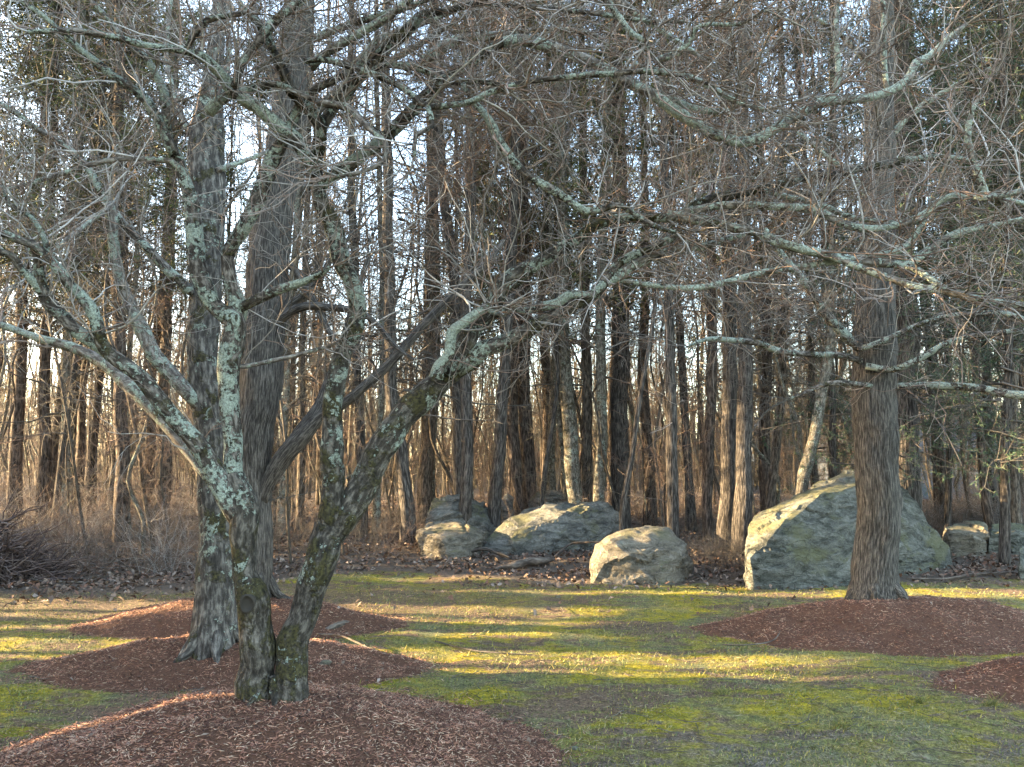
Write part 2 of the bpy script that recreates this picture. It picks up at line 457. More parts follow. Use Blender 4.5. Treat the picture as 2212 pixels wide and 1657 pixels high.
def chips_mesh(name, pts, nrm, lens, wids, mat, g, lift=.004, tilt=.35):
    """elongated tetrahedra"""
    n = len(pts)
    a = g.uniform(0, 2 * math.pi, n)
    d = np.stack([np.cos(a), np.sin(a), g.normal(0, tilt, n)], 1)
    d /= np.linalg.norm(d, axis=1, keepdims=True)
    s = np.stack([-np.sin(a), np.cos(a), g.normal(0, tilt, n)], 1)
    up = np.cross(d, s); up /= np.linalg.norm(up, axis=1, keepdims=True)
    L, W = lens[:, None] / 2, wids[:, None] / 2
    c = pts + np.array([0, 0, lift])
    k = g.uniform(-.4, .4, (n, 1))
    v0 = c - d * L + s * W * .6; v1 = c - d * L * .8 - s * W; v2 = c + d * L + s * W * k; v3 = c + up * W * .8 + d * L * k
    V = np.stack([v0, v1, v2, v3], 1).reshape(-1, 3)
    i = np.arange(n)[:, None] * 4
    T = np.concatenate([i + np.array([[0, 1, 3]]), i + np.array([[1, 2, 3]]), i + np.array([[2, 0, 3]]), i + np.array([[0, 2, 1]])])
    return mesh_np(name, V, [T], mat)
for m in MOUNDS:
    o = thing('mulch_mound', m['label'], 'mulch mound', (m['c'][0], m['c'][1], 0), group='mulch mounds')
    nr, na = 26, 96
    V = []; cz = gh(*m['c'])
    for i in range(nr + 1):
        for j in range(na):
            rr = 1.12 * i / nr; aa = 2 * math.pi * j / na
            x = m['c'][0] + m['r'][0] * rr * math.cos(aa); y = m['c'][1] + m['r'][1] * rr * math.sin(aa)
            V.append((x - m['c'][0], y - m['c'][1], gh(x, y) + mound_h(m, x, y) - (.0 if i < nr else .05)))
    ii = np.arange((nr + 1) * na).reshape(nr + 1, na); nx = np.roll(ii, -1, 1)
    q = np.stack([ii[:-1], nx[:-1], nx[1:], ii[1:]], -1).reshape(-1, 4)
    obj('mulch_bed', mesh_np('mulch_bed', V, [q], M['mulch'], True), o)
    g = np.random.default_rng(m['s'])
    pts = []
    n = m['n']
    aa = g.uniform(0, 2 * math.pi, n); rr = np.sqrt(g.uniform(0, 1, n)) * (1 + .075 * np.abs(g.normal(0, 1, n)) * (g.uniform(0, 1, n) < .5))
    X = m['c'][0] + m['r'][0] * rr * np.cos(aa); Y = m['c'][1] + m['r'][1] * rr * np.sin(aa)
    Z = np.array([gh(x, y) + max(0, mound_h(m, x, y)) for x, y in zip(X, Y)])
    pts = np.stack([X - m['c'][0], Y - m['c'][1], Z], 1)
    ln = g.gamma(2.2, .010, n) + .010; wd = g.uniform(.003, .009, n)
    tag(obj('wood_chips', chips_mesh('wood_chips', pts, None, ln * m['size'], wd * m['size'], M['chips'], g), o), kind='stuff')

# ------------------------------------------------------------------ lawn stuff
def scatter_lawn(n, g, cond, ylo=3.3, yhi=11.5):
    out = []
    while len(out) < n:
        # more of them near the camera
        y = ylo * (yhi / ylo) ** g.uniform(0, 1)
        x = g.uniform(-1, 1) * (y * .72 + .3)
        if cond(x, y): out.append((x, y, gh(x, y)))
    return np.array(out)
g = np.random.default_rng(21)
def c_grass(x, y):
    if in_mound(x, y, -.02) or y > lawn_edge(x) + .1: return False
    return noise.noise(Vector((x * 1.3, y * 1.3, 5))) + .5 * noise.noise(Vector((x * 5, y * 5, 8))) > random.uniform(-.7, .35)
pts = scatter_lawn(52000, g, c_grass)
n = len(pts)
hgt = g.gamma(4, .0038, n) * (1 + 0.4 * (pts[:, 1] > 6)); wd = g.uniform(.0012, .003, n) * (1 + pts[:, 1] * .12)
a = g.uniform(0, 2 * math.pi, n); lean = g.uniform(.4, 1.8, n)
d = np.stack([np.cos(a) * lean, np.sin(a) * lean, np.ones(n)], 1); d /= np.linalg.norm(d, axis=1, keepdims=True)
s = np.stack([-np.sin(a + .4), np.cos(a + .4), np.zeros(n)], 1)
V = np.stack([pts - s * wd[:, None], pts + s * wd[:, None], pts + d * hgt[:, None] + np.array([0, 0, .002])], 1).reshape(-1, 3)
tag(obj('grass', mesh_np('grass', V, [np.arange(n * 3).reshape(n, 3)], M['blades'])), label='short mossy grass and green blades covering the lawn', cat='grass', kind='stuff')
def lying(n, g, cond, lmin, lmax, r0, mat, name, label, cat, K=3, kink=.25, yhi=11.5, lift=.006):
    p0 = scatter_lawn(n, g, cond, yhi=yhi)
    a = g.uniform(0, 2 * math.pi, n)
    d = np.stack([np.cos(a), np.sin(a), np.zeros(n)], 1)
    p, r = grow(p0 + np.array([0, 0, lift]), d, g.uniform(lmin, lmax, n), g.uniform(.5, 1, n) * r0, K, kink, g=g)
    p[:, :, 2] = p0[:, None, 2] + lift + g.uniform(0, .012, (n, K + 1))
    A = Acc(); A.add(*tubes(p, r, 3))
    return tag(obj(name, A.mesh(name, mat)), label=label, cat=cat, kind='stuff')
lying(6500, g, lambda x, y: not in_mound(x, y, -.1) and y < lawn_edge(x) + .3, .02, .09, .0014, M['straw'], 'dry_grass_strands', 'pale dry grass strands lying over the lawn', 'dry grass', 2)
lying(520, g, lambda x, y: y < lawn_edge(x) + .5, .08, .5, .0042, M['twigdk'], 'twig_litter', 'small fallen dark twigs scattered over the lawn and mulch', 'twigs', 5)
pts = scatter_lawn(13000, g, lambda x, y: not in_mound(x, y, -.05) and y < lawn_edge(x) + .2 and noise.noise(Vector((x * 1.1, y * 1.8, 15))) > random.uniform(-.6, .4))
n = len(pts)
tag(obj('lawn_debris', chips_mesh('lawn_debris', pts, None, g.gamma(2, .008, n) + .008, g.uniform(.002, .008, n), M['debris'], g)), label='crumbs of bark, leaf and soil scattered over the lawn', cat='debris', kind='stuff')
# fallen leaves on the forest floor
g = np.random.default_rng(5)
def floor_pts(n, g, ylo, yhi, cond):
    out = []
    while len(out) < n:
        y = ylo * (yhi / ylo) ** g.uniform(0, 1); x = g.uniform(-1, 1) * (y * .74 + .5)
        if cond(x, y): out.append((x, y, gh(x, y)))
    return np.array(out)
def c_leaf(x, y):
    e = y - lawn_edge(x)
    if e > .3: return True
    return e > -.5 and random.random() < .25 or random.random() < .012
pts = floor_pts(46000, g, 8.3, 34, c_leaf)
ext = []
for m in MOUNDS:
    for _ in range(90):
        a_, r_ = g.uniform(0, 6.28), math.sqrt(g.uniform(0, 1)) * 1.05
        x_, y_ = m['c'][0] + m['r'][0] * r_ * math.cos(a_), m['c'][1] + m['r'][1] * r_ * math.sin(a_)
        ext.append((x_, y_, top_z(x_, y_)))
pts = np.concatenate([pts, np.array(ext)]); n = len(pts)
a = g.uniform(0, 2 * math.pi, n); sz = g.uniform(.018, .045, n)[:, None]; sz[-len(ext):] *= .5
ex = np.stack([np.cos(a), np.sin(a), g.normal(0, .5, n)], 1); ey = np.stack([-np.sin(a), np.cos(a), g.normal(0, .5, n)], 1)
fold = np.stack([np.zeros(n), np.zeros(n), g.uniform(.1, .8, n)], 1)
lf_ = g.uniform(.01, .05, n); lf_[-len(ext):] *= .3
c = pts + np.stack([np.zeros(n), np.zeros(n), lf_], 1)
V = np.stack([c - ex * sz, c - ey * sz * .6 + fold * sz, c + ex * sz, c + ey * sz * .6 + fold * sz * .6], 1).reshape(-1, 3)
i = np.arange(n)[:, None] * 4
tag(obj('fallen_leaves', mesh_np('fallen_leaves', V, [np.concatenate([i + np.array([[0, 1, 2]]), i + np.array([[0, 2, 3]])])], M['leaves'])),
    label='brown dead leaves covering the forest floor behind the lawn', cat='leaf litter', kind='stuff')

# ------------------------------------------------------------------ boulders
def rock_mat(name, dark, light, moss=.3, pale=.3):
    m, t, b = new_mat(name, .95)
    vec = N(t, 'ShaderNodeTexCoord').outputs['Object']
    mp = N(t, 'ShaderNodeMapping'); mp.inputs['Scale'].default_value = (.8, .8, 2.6); mp.inputs['Rotation'].default_value = (.2, .45, 0)
    t.links.new(vec, mp.inputs['Vector'])
    a_ = noise_n(t, mp.outputs[0], 3.2, 8, .68, 1.0); b2 = noise_n(t, vec, 22, 6, .75); c2 = noise_n(t, vec, 1.3, 4, .6)
    c = mix(t, ramp(t, a_, [(.38, 0.0), (.62, 1.0)]), dark, light)
    c = mix(t, .55, c, ramp(t, b2, [(.35, .45), (.65, 1.5)]), 'MULTIPLY')
    geo = N(t, 'ShaderNodeNewGeometry'); sp = N(t, 'ShaderNodeSeparateXYZ'); t.links.new(geo.outputs['Normal'], sp.inputs[0])
    mf = mathn(t, 'ADD', c2, mathn(t, 'MULTIPLY', sp.outputs[2], .22))
    c = mix(t, ramp(t, mathn(t, 'ADD', mf, mathn(t, 'MULTIPLY', b2, .2)), [(.78 - moss * .2, 0.0), (.9 - moss * .2, .75)]), c, (.135, .13, .065))
    lf = noise_n(t, vec, 5, 6, .7)
    c = mix(t, ramp(t, lf, [(.66 - pale * .12, 0.0), (.70 - pale * .12, .7)]), c, (.24, .255, .215))
    ck = N(t, 'ShaderNodeTexVoronoi', feature='DISTANCE_TO_EDGE'); ck.inputs['Scale'].default_value = 2.3
    wv = N(t, 'ShaderNodeVectorMath', operation='ADD'); nz = N(t, 'ShaderNodeTexNoise'); nz.inputs['Scale'].default_value = 3; nz.inputs['Detail'].default_value = 5
    t.links.new(vec, nz.inputs['Vector']); sc3 = N(t, 'ShaderNodeVectorMath', operation='SCALE'); sc3.inputs['Scale'].default_value = .7
    t.links.new(nz.outputs['Color'], sc3.inputs[0]); t.links.new(mp.outputs[0], wv.inputs[0]); t.links.new(sc3.outputs[0], wv.inputs[1]); t.links.new(wv.outputs[0], ck.inputs['Vector'])
    crk = ramp(t, ck.outputs['Distance'], [(0.0, 0.0), (.03, 1.0)])
    c = mix(t, .8, c, ramp(t, crk, [(0, .62), (1, 1.0)]), 'MULTIPLY')
    t.links.new(c, b.inputs['Base Color'])
    bump(t, b, mathn(t, 'ADD', mathn(t, 'ADD', mathn(t, 'MULTIPLY', a_, 1.8), mathn(t, 'MULTIPLY', b2, .6)), mathn(t, 'MULTIPLY', crk, .22)), 1.0, .11)
    return m
M['rock'] = rock_mat('grey_green_rock', (.060, .062, .050), (.215, .213, .18), .30, .3)
M['rock2'] = rock_mat('brown_grey_rock', (.12, .105, .08), (.27, .235, .18), .12, .3)
M['rock3'] = rock_mat('grey_rock', (.085, .083, .072), (.24, .23, .195), .25, .3)
def boulder(name_pts, label, mat, cuts=5, amp=.05, freq=1.6, strat=(.2, .45), seed=0, name='boulder', group='boulders along the forest edge'):
    bm = bmesh.new()
    ctr = sum(name_pts, Vector()) / len(name_pts)
    base = Vector((ctr.x, ctr.y, min(p.z for p in name_pts)))
    for p in name_pts: bm.verts.new(p - base)
    r = bmesh.ops.convex_hull(bm, input=bm.verts)
    bmesh.ops.delete(bm, geom=[v for v in bm.verts if not v.link_faces], context='VERTS')
    # even out long edges
    for _ in range(cuts):
        L = sorted(e.calc_length() for e in bm.edges); lim_ = max(.06, L[-1] * .55)
        es = [e for e in bm.edges if e.calc_length() > lim_]
        bmesh.ops.subdivide_edges(bm, edges=es, cuts=1)
        bmesh.ops.triangulate(bm, faces=bm.faces)
    for _ in range(1):
        bmesh.ops.smooth_vert(bm, verts=bm.verts, factor=.12, use_axis_x=True, use_axis_y=True, use_axis_z=True)
    es = [e for e in bm.edges if e.calc_length() > .07]
    bmesh.ops.subdivide_edges(bm, edges=es, cuts=1); bmesh.ops.triangulate(bm, faces=bm.faces)
    bm.normal_update()
    rot = Matrix.Rotation(strat[1], 3, 'Y') @ Matrix.Rotation(strat[0], 3, 'X')
    for v in bm.verts:
        q = rot @ v.co; o3 = Vector((seed * 7.1, seed * 3.3, 0))
        s1 = noise.fractal(Vector((q.x * freq, q.y * freq, q.z * freq * 2.6)) + o3, 1.0, 2.0, 4)
        s2 = noise.noise(v.co * freq * 1.1 + o3)
        s3 = q.z * 3.6 + 1.3 * noise.noise(q * .9 + o3) + .35 * noise.noise(q * 3 + o3)
        s3 = s3 - math.floor(s3)
        s4 = noise.cell(Vector((v.co.x * 1.4, v.co.y * 1.4, v.co.z * 1.8)) + o3 + .5 * noise.noise_vector(v.co * 1.2))
        s5 = noise.noise(v.co * 9 + o3)
        v.co += v.normal * (amp * .75 * s1 + amp * .4 * s2 + amp * .55 * (s3 - .5) * (.4 + .9 * abs(noise.noise(q * .8))) + amp * .8 * (s4 - .5) + .012 * s5)
    me = bpy.data.meshes.new('boulder'); bm.to_mesh(me); bm.free()
    me.materials.append(mat)
    for p in me.polygons: p.use_smooth = False
    me.polygons.foreach_set('use_smooth', [True] * len(me.polygons))
    try: me.set_sharp_from_angle(angle=math.radians(24))
    except Exception: pass
    o = obj(name, me, None, base)
    return tag(o, label, 'boulder', group)
def pts3(c, L):
    ox, oy, s = CROP[c]
    return [P(ox + x * s, oy + y * s, Y) for x, y, Y in L]
def with_base(L, c, low):
    """add buried base points"""
    return pts3(c, L) + [Vector((p.x, p.y, -.15)) for p in pts3(c, low)]
# largest boulder
boulder(with_base([(235, 700, 11.0), (290, 610, 11.3), (450, 540, 11.7), (600, 470, 12.0), (750, 385, 12.3), (900, 330, 12.5), (1050, 290, 12.6), (1160, 275, 12.6), (1300, 345, 12.7), (1400, 440, 12.7),
                   (560, 570, 10.75), (420, 760, 10.3), (270, 930, 10.15), (1040, 400, 11.4), (760, 480, 10.95), (1500, 590, 12.5), (1600, 760, 12.2), (1690, 880, 12.0), (1650, 950, 11.6), (1330, 830, 11.0), (230, 920, 10.5)],
                  'R', [(235, 1080, 10.4), (300, 1090, 10.1), (900, 1100, 10.25), (1300, 1060, 10.9), (1700, 1010, 11.9), (1500, 700, 13.4), (500, 700, 13.1), (1600, 1000, 11.6)]),
        'largest boulder, a grey-green sloping slab rising behind the straight ridged trunk', M['rock'], 6, .05, 1.5, (.2, .5), 1)
# small tan boulder
boulder(with_base([(1320, 660, 10.9), (1350, 560, 11.0), (1420, 500, 11.1), (1500, 470, 11.3), (1590, 445, 11.4), (1730, 430, 11.4), (1860, 440, 11.4), (1900, 480, 11.3), (1980, 560, 11.2), (2030, 640, 11.1),
                   (1450, 520, 10.7), (1850, 560, 10.8), (1930, 640, 10.65), (1330, 720, 10.7), (1600, 520, 10.8), (1700, 760, 10.45), (2045, 690, 11.2)],
                  'Q', [(1325, 740, 10.7), (1400, 770, 10.5), (1880, 780, 10.5), (2040, 720, 11.2), (1950, 650, 12), (1420, 650, 12)]),
        'smallest of the near boulders, rounded and tan with a dark right flank', M['rock2'], 5, .04, 1.8, (0, .2), 2)
# wide flat boulder in the middle
boulder(with_base([(555, 590, 13.40), (600, 500, 13.60), (700, 400, 13.90), (850, 300, 14.40), (960, 275, 14.60), (1120, 290, 14.60), (1250, 265, 14.50), (1380, 240, 14.40), (1470, 270, 14.40), (1530, 350, 14.40), (1540, 420, 14.40),
                   (1060, 390, 13.50), (1140, 350, 13.60), (1180, 300, 13.90), (820, 480, 13.20), (1050, 520, 13.15), (700, 560, 13.10), (1380, 320, 14.00), (1420, 480, 13.80), (1090, 560, 13.20)],
                  'Q', [(570, 620, 13.30), (720, 625, 13.05), (1050, 630, 13.05), (1400, 600, 13.70), (1540, 500, 14.50), (1500, 400, 15.30), (700, 450, 15.10)]),
        'wide pale-streaked boulder in the middle with the fallen log before it', M['rock3'], 6, .055, 1.7, (.1, .5), 3)
# left pair: rear dome and front overhanging block
boulder(with_base([(190, 330, 14.80), (240, 240, 15.10), (330, 195, 15.30), (450, 200, 15.40), (560, 240, 15.50), (640, 320, 15.50), (690, 420, 15.40), (230, 380, 14.40), (420, 330, 14.40), (600, 420, 14.60), (170, 390, 14.70)],
                  'Q', [(160, 500, 14.30), (640, 520, 14.50), (700, 500, 15.60), (250, 450, 16.20), (600, 450, 16.20)]),
        'domed grey boulder at the left of the row, two trunks standing before it', M['rock3'], 5, .06, 1.6, (0, .3), 4)
boulder(with_base([(120, 470, 13.45), (130, 440, 13.65), (220, 400, 13.95), (400, 395, 13.95), (520, 440, 13.85), (600, 470, 13.75), (200, 490, 13.00), (330, 480, 12.85), (470, 475, 12.85), (560, 520, 13.05), (150, 560, 13.15), (580, 600, 13.15), (160, 600, 13.05), (300, 530, 12.70)],
                  'Q', [(185, 640, 13.05), (370, 680, 12.60), (400, 660, 12.65), (560, 620, 13.15), (500, 500, 14.05), (220, 520, 14.05)]),
        'flat-topped boulder with an undercut sunlit face, left end of the row', M['rock2'], 5, .045, 1.8, (0, -.1), 5)
boulder(with_base([(900, 260, 17.60), (940, 200, 17.80), (1000, 175, 18.00), (1130, 180, 18.20), (1200, 230, 18.00), (1220, 290, 17.80), (1000, 250, 17.20)], 'Q', [(880, 330, 17.40), (1230, 330, 17.50), (1200, 300, 18.60), (930, 300, 18.60)]),
        'low boulder farther back, seen over the top of the middle boulder', M['rock'], 4, .06, 1.5, (0, .3), 6)
boulder(with_base([(690, 260, 16.90), (740, 200, 17.20), (790, 230, 17.20), (790, 300, 16.60), (700, 320, 16.60)], 'Q', [(690, 360, 16.60), (800, 360, 16.60), (780, 340, 17.60), (700, 330, 17.60)]),
        'small half-hidden boulder in the gap between domed and middle boulders', M['rock3'], 3, .05, 1.7, (0, .3), 7)
boulder(with_base([(1640, 700, 13.2), (1720, 670, 13.5), (1850, 675, 13.6), (1930, 680, 13.6), (1950, 760, 13), (1700, 760, 12.9), (1840, 740, 12.8)], 'R', [(1640, 900, 12.8), (1940, 900, 12.8), (1950, 850, 14), (1640, 850, 14)]),
        'low sunlit boulder just right of the largest boulder, behind bare stems', M['rock2'], 4, .06, 1.5, (0, .1), 8)
boulder(with_base([(1960, 670, 13.6), (2100, 655, 13.8), (2212, 650, 13.9), (2300, 680, 13.8), (1960, 760, 13), (2100, 740, 13), (2320, 800, 13.1)], 'R', [(1950, 890, 12.9), (2330, 890, 12.9), (2300, 850, 14.4), (1980, 850, 14.4)]),
        'long low grey boulder at the right edge, behind the thin dark trunk', M['rock'], 4, .06, 1.5, (0, .1), 9)
boulder(with_base([(2180, 870, 10.9), (2210, 830, 11.1), (2290, 840, 11.2), (2320, 960, 11), (2185, 960, 10.7)], 'R', [(2180, 1080, 10.7), (2320, 1080, 10.7), (2320, 1040, 11.5), (2190, 1040, 11.5)]),
        'small mossy boulder cut off by the right edge', M['rock'], 3, .04, 2, (0, .1), 10)

# ------------------------------------------------------------------ the front tree
def traced(c, pts, d0, d1):
    q = cr(c, pts)
    n = len(q)
    return [(u, v, r, d0 + (d1 - d0) * i / (n - 1)) for i, (u, v, r) in enumerate(q)]
def to3(tr):
    return [(*P(u, v, Y), r * Y / F) for u, v, r, Y in tr]
LIMBS = []   # (kind, path3 list)
def add_limb(kind, *segs):
    pts = []
    for s in segs: pts += to3(s)
    LIMBS.append((kind, pts))
add_limb('stem', traced('K', [(1140, 1000, 84), (1138, 880, 80), (1135, 760, 76), (1135, 600, 70), (1128, 480, 74), (1115, 400, 68), (1085, 320, 52), (1085, 200, 60), (1080, 60, 68), (1065, -40, 60), (1040, -110, 55)], 4.17, 4.2))
add_limb('stem', traced('K', [(1258, 1000, 90), (1266, 870, 84), (1276, 780, 76), (1294, 680, 70), (1335, 540, 68), (1370, 420, 70), (1410, 300, 74), (1450, 190, 76), (1480, 110, 72)], 4.17, 4.25))
add_limb('limb', traced('E', [(1490, 1657, 78), (1420, 1530, 72), (1350, 1400, 66), (1270, 1280, 60), (1190, 1180, 56), (1110, 1085, 54), (1040, 990, 52), (960, 900, 52), (880, 800, 50), (780, 720, 46), (680, 650, 44), (620, 560, 38), (600, 480, 38), (570, 380, 36), (500, 290, 36), (430, 220, 34), (370, 130, 32), (300, 40, 28), (230, -20, 24), (130, -60, 24), (30, -100, 24), (-80, -130, 22)], 4.2, 3.6))
add_limb('limb', traced('E', [(690, 660, 34), (570, 570, 38), (470, 500, 36), (400, 430, 34), (330, 370, 34), (280, 300, 32), (250, 200, 26), (240, 100, 24), (230, 40, 20), (200, -60, 14)], 3.95, 3.7))
add_limb('limb', traced('E', [(270, 290, 26), (200, 190, 22), (130, 120, 22), (80, 40, 20), (0, 10, 20), (-80, 0, 18)], 3.8, 3.6))
add_limb('limb', traced('A', [(300, 1590, 14), (280, 1480, 14), (190, 1340, 13), (60, 1270, 12), (20, 1130, 8)], 3.75, 3.7))
add_limb('grey', traced('E', [(1300, 1430, 24), (1190, 1270, 32), (1050, 1100, 36), (900, 930, 38), (780, 820, 38), (680, 730, 36), (560, 650, 32), (400, 590, 28), (250, 550, 24), (100, 500, 20), (0, 465, 18), (-120, 430, 16)], 4.28, 4.5))
add_limb('limb', traced('E', [(1520, 1640, 60), (1470, 1480, 52), (1440, 1300, 50), (1420, 1100, 52), (1415, 900, 52), (1410, 750, 60), (1420, 600, 66), (1435, 500, 70), (1440, 430, 60), (1360, 370, 46), (1290, 280, 50), (1240, 170, 48), (1220, 50, 46), (1205, -60, 46), (1190, -200, 44), (1170, -350, 38), (1130, -460, 34), (1100, -560, 32), (1060, -650, 28)], 4.2, 4.1),
         traced('A', [(1035, 800, 26), (1025, 680, 24), (1010, 550, 24), (950, 430, 22), (880, 340, 20), (800, 290, 16), (700, 150, 13), (560, 0, 11), (480, -100, 8)], 4.05, 3.8))
add_limb('limb', traced('A', [(1080, 960, 26), (990, 760, 28), (920, 640, 30), (830, 560, 27), (700, 470, 25), (600, 390, 22), (500, 310, 20), (440, 250, 16), (330, 150, 14), (200, 50, 12), (80, -20, 10)], 4.05, 3.7))
add_limb('limb', traced('E', [(1445, 440, 54), (1475, 340, 50), (1430, 220, 38), (1410, 100, 38), (1420, 0, 38)], 4.2, 4.15), traced('A', [(1500, 1430, 42), (1590, 1250, 46), (1660, 1080, 46), (1690, 980, 42), (1740, 890, 36), (1820, 740, 30), (1870, 640, 26), (1950, 560, 24), (2060, 500, 20), (2200, 420, 18), (2350, 300, 14)], 4.1, 3.9))
add_limb('limb', traced('E', [(1500, 350, 26), (1650, 285, 28), (1800, 225, 24), (1950, 170, 18), (2040, 110, 12)], 4.15, 4.0))
add_limb('grey', traced('S', [(790, 1210, 20), (930, 1200, 20), (1150, 1150, 18), (1400, 1090, 16), (1600, 1030, 14), (1760, 1000, 10)], 4.2, 4.2))
# right stem upward
add_limb('stem', traced('F', [(60, 1760, 70), (80, 1640, 80), (68, 1500, 80), (62, 1300, 76), (70, 1100, 68), (80, 950, 62), (100, 800, 60), (130, 680, 60), (165, 590, 54), (215, 500, 54), (228, 400, 52), (215, 280, 50), (180, 170, 54), (130, 60, 62), (95, -60, 62), (60, -160, 58), (0, -260, 50), (-30, -400, 45), (-30, -550, 42)], 4.25, 4.1),
         traced('A', [(1975, 900, 42), (1970, 770, 42), (1890, 650, 42), (1810, 570, 40), (1760, 460, 36), (1710, 360, 34), (1670, 270, 32), (1630, 190, 28), (1560, 110, 20), (1500, 30, 14), (1450, -60, 10)], 4.05, 3.6))
add_limb('limb', traced('A', [(1950, 1060, 34), (1900, 980, 40), (1830, 860, 44), (1740, 790, 40), (1640, 700, 38), (1540, 630, 34), (1440, 570, 36), (1400, 490, 32), (1330, 420, 30), (1250, 350, 27), (1170, 320, 24), (1050, 300, 22), (900, 280, 20), (750, 240, 19), (600, 210, 17), (450, 190, 15), (180, 200, 11)], 4.05, 3.3))
add_limb('limb', traced('A', [(1290, 700, 34), (1340, 640, 34), (1420, 590, 32), (1530, 560, 24), (1650, 530, 20), (1740, 530, 20), (1850, 580, 18), (1950, 620, 18), (2050, 650, 18), (2170, 680, 18), (2280, 780, 16), (2380, 860, 14), (2390, 950, 12), (2350, 1030, 10), (2150, 1090, 8)], 3.9, 3.8))
add_limb('limb', traced('A', [(1450, 540, 24), (1480, 430, 24), (1540, 330, 26), (1620, 240, 26), (1700, 140, 26), (1800, 60, 26), (1900, -20, 24), (2000, -90, 20)], 3.65, 3.6))
add_limb('limb', traced('A', [(1160, 290, 16), (1220, 190, 18), (1290, 120, 20), (1400, 100, 14), (1530, 80, 12)], 3.6, 3.5))
# thick leaning limb to the right
add_limb('stem', traced('F', [(70, 1790, 84), (130, 1680, 92), (215, 1540, 96), (280, 1400, 96), (360, 1250, 96), (450, 1110, 92), (560, 980, 86), (660, 880, 80), (760, 800, 74), (850, 740, 64), (950, 690, 55)], 4.25, 4.35),)
add_limb('limb', traced('F', [(820, 750, 56), (940, 660, 52), (1000, 610, 48), (1100, 580, 46), (1260, 510, 44), (1340, 460, 42), (1430, 410, 38), (1530, 370, 36), (1600, 330, 34), (1700, 270, 34)], 4.3, 4.4), traced('T', [(1600, 700, 42), (1700, 580, 38), (1850, 515, 34), (2000, 450, 30), (2209, 330, 26)], 4.4, 4.4), traced('C', [(120, 1340, 18), (220, 1290, 12)], 4.4, 4.45))
add_limb('limb', traced('T', [(1560, 760, 34), (1700, 690, 36), (1850, 595, 34), (2000, 530, 30), (2209, 455, 26)], 4.4, 4.5), traced('C', [(200, 1530, 18), (400, 1470, 16), (480, 1450, 10)], 4.5, 4.6))
add_limb('limb', traced('T', [(1560, 770, 30), (1480, 840, 32), (1400, 885, 34), (1250, 875, 36), (1150, 940, 36), (1000, 975, 34), (850, 1010, 34), (770, 960, 32), (715, 960, 34), (680, 1030, 30), (620, 1045, 28), (540, 1005, 24)], 4.35, 4.25))
add_limb('stem', traced('F', [(760, 780, 64), (830, 690, 60), (890, 590, 58), (960, 470, 52), (1050, 380, 50), (1100, 260, 54), (1200, 170, 50), (1300, 100, 44), (1400, 50, 38)], 4.3, 4.3), traced('T', [(1168, 473, 54), (1300, 390, 50), (1400, 310, 46), (1550, 230, 44), (1700, 195, 42), (1850, 190, 38), (2000, 185, 38), (2209, 180, 38)], 4.3, 4.3),
         traced('C', [(200, 1260, 27), (400, 1205, 27), (600, 1170, 27), (720, 1140, 26), (850, 1100, 25), (1050, 1070, 24), (1250, 1030, 24), (1400, 1010, 22), (1550, 980, 18), (1750, 975, 13), (1900, 1000, 9)], 4.35, 4.8))
add_limb('limb', traced('F', [(720, 800, 40), (740, 720, 34), (800, 640, 30), (810, 520, 28), (870, 460, 26), (980, 380, 24), (1040, 340, 20)], 4.15, 4.1))
add_limb('grey', traced('C', [(60, 1330, 18), (250, 1285, 20), (450, 1270, 20), (650, 1275, 20), (850, 1290, 20), (980, 1330, 20), (1100, 1390, 20), (1250, 1415, 20), (1400, 1400, 19), (1540, 1360, 18), (1640, 1290, 17), (1680, 1250, 16), (1780, 1210, 15), (1900, 1220, 13), (1960, 1190, 12), (2050, 1220, 11), (2209, 1260, 9), (2350, 1270, 6)], 4.3, 3.9))
add_limb('limb', traced('C', [(0, 1330, 22), (200, 1360, 24), (400, 1410, 24), (550, 1440, 23), (700, 1510, 23), (900, 1560, 23), (1050, 1590, 23), (1200, 1620, 22), (1400, 1630, 22), (1490, 1640, 22), (1600, 1560, 21), (1750, 1470, 20), (1850, 1430, 17), (2000, 1400, 12), (2209, 1350, 8)], 4.3, 4.0))
add_limb('limb', traced('H', [(-300, 190, 10), (0, 230, 13), (200, 235, 14), (400, 190, 15), (600, 140, 16), (800, 115, 16), (1000, 75, 16), (1150, 50, 16), (1300, 35, 14), (1440, 5, 14), (1520, -70, 12), (1600, -180, 8)], 4.35, 4.1))
add_limb('grey', traced('H', [(700, -40, 20), (850, 0, 22), (1000, 30, 20), (1120, 80, 19), (1300, 150, 20), (1450, 200, 18), (1560, 235, 18), (1750, 260, 18), (1900, 300, 17), (2100, 335, 16), (2300, 350, 13)], 4.2, 3.8))
add_limb('limb', traced('H', [(1480, 100, 14), (1560, 130, 14), (1620, 180, 14), (1720, 240, 13)], 4.0, 3.9))
add_limb('limb', traced('C', [(600, 1180, 12), (780, 1230, 14), (900, 1260, 14), (1000, 1290, 14), (1150, 1350, 12), (1450, 1385, 8)], 4.4, 4.3))
add_limb('limb', traced('B', [(880, 520, 16), (950, 630, 18), (1010, 700, 20), (1070, 790, 22), (1110, 880, 24), (1200, 1000, 24), (1290, 1090, 24), (1400, 1160, 24), (1520, 1230, 22), (1640, 1310, 22), (1750, 1290, 18), (1850, 1270, 16), (1960, 1340, 14), (2060, 1400, 12), (2200, 1440, 8)], 3.8, 3.7))
add_limb('stem', traced('B', [(-30, 1200, 32), (60, 1090, 32), (170, 1020, 32), (270, 950, 33), (420, 830, 36), (540, 720, 36), (630, 610, 35), (720, 540, 32), (820, 460, 31), (950, 370, 31), (1050, 300, 31), (1130, 260, 30), (1230, 250, 30)], 4.1, 4.0))
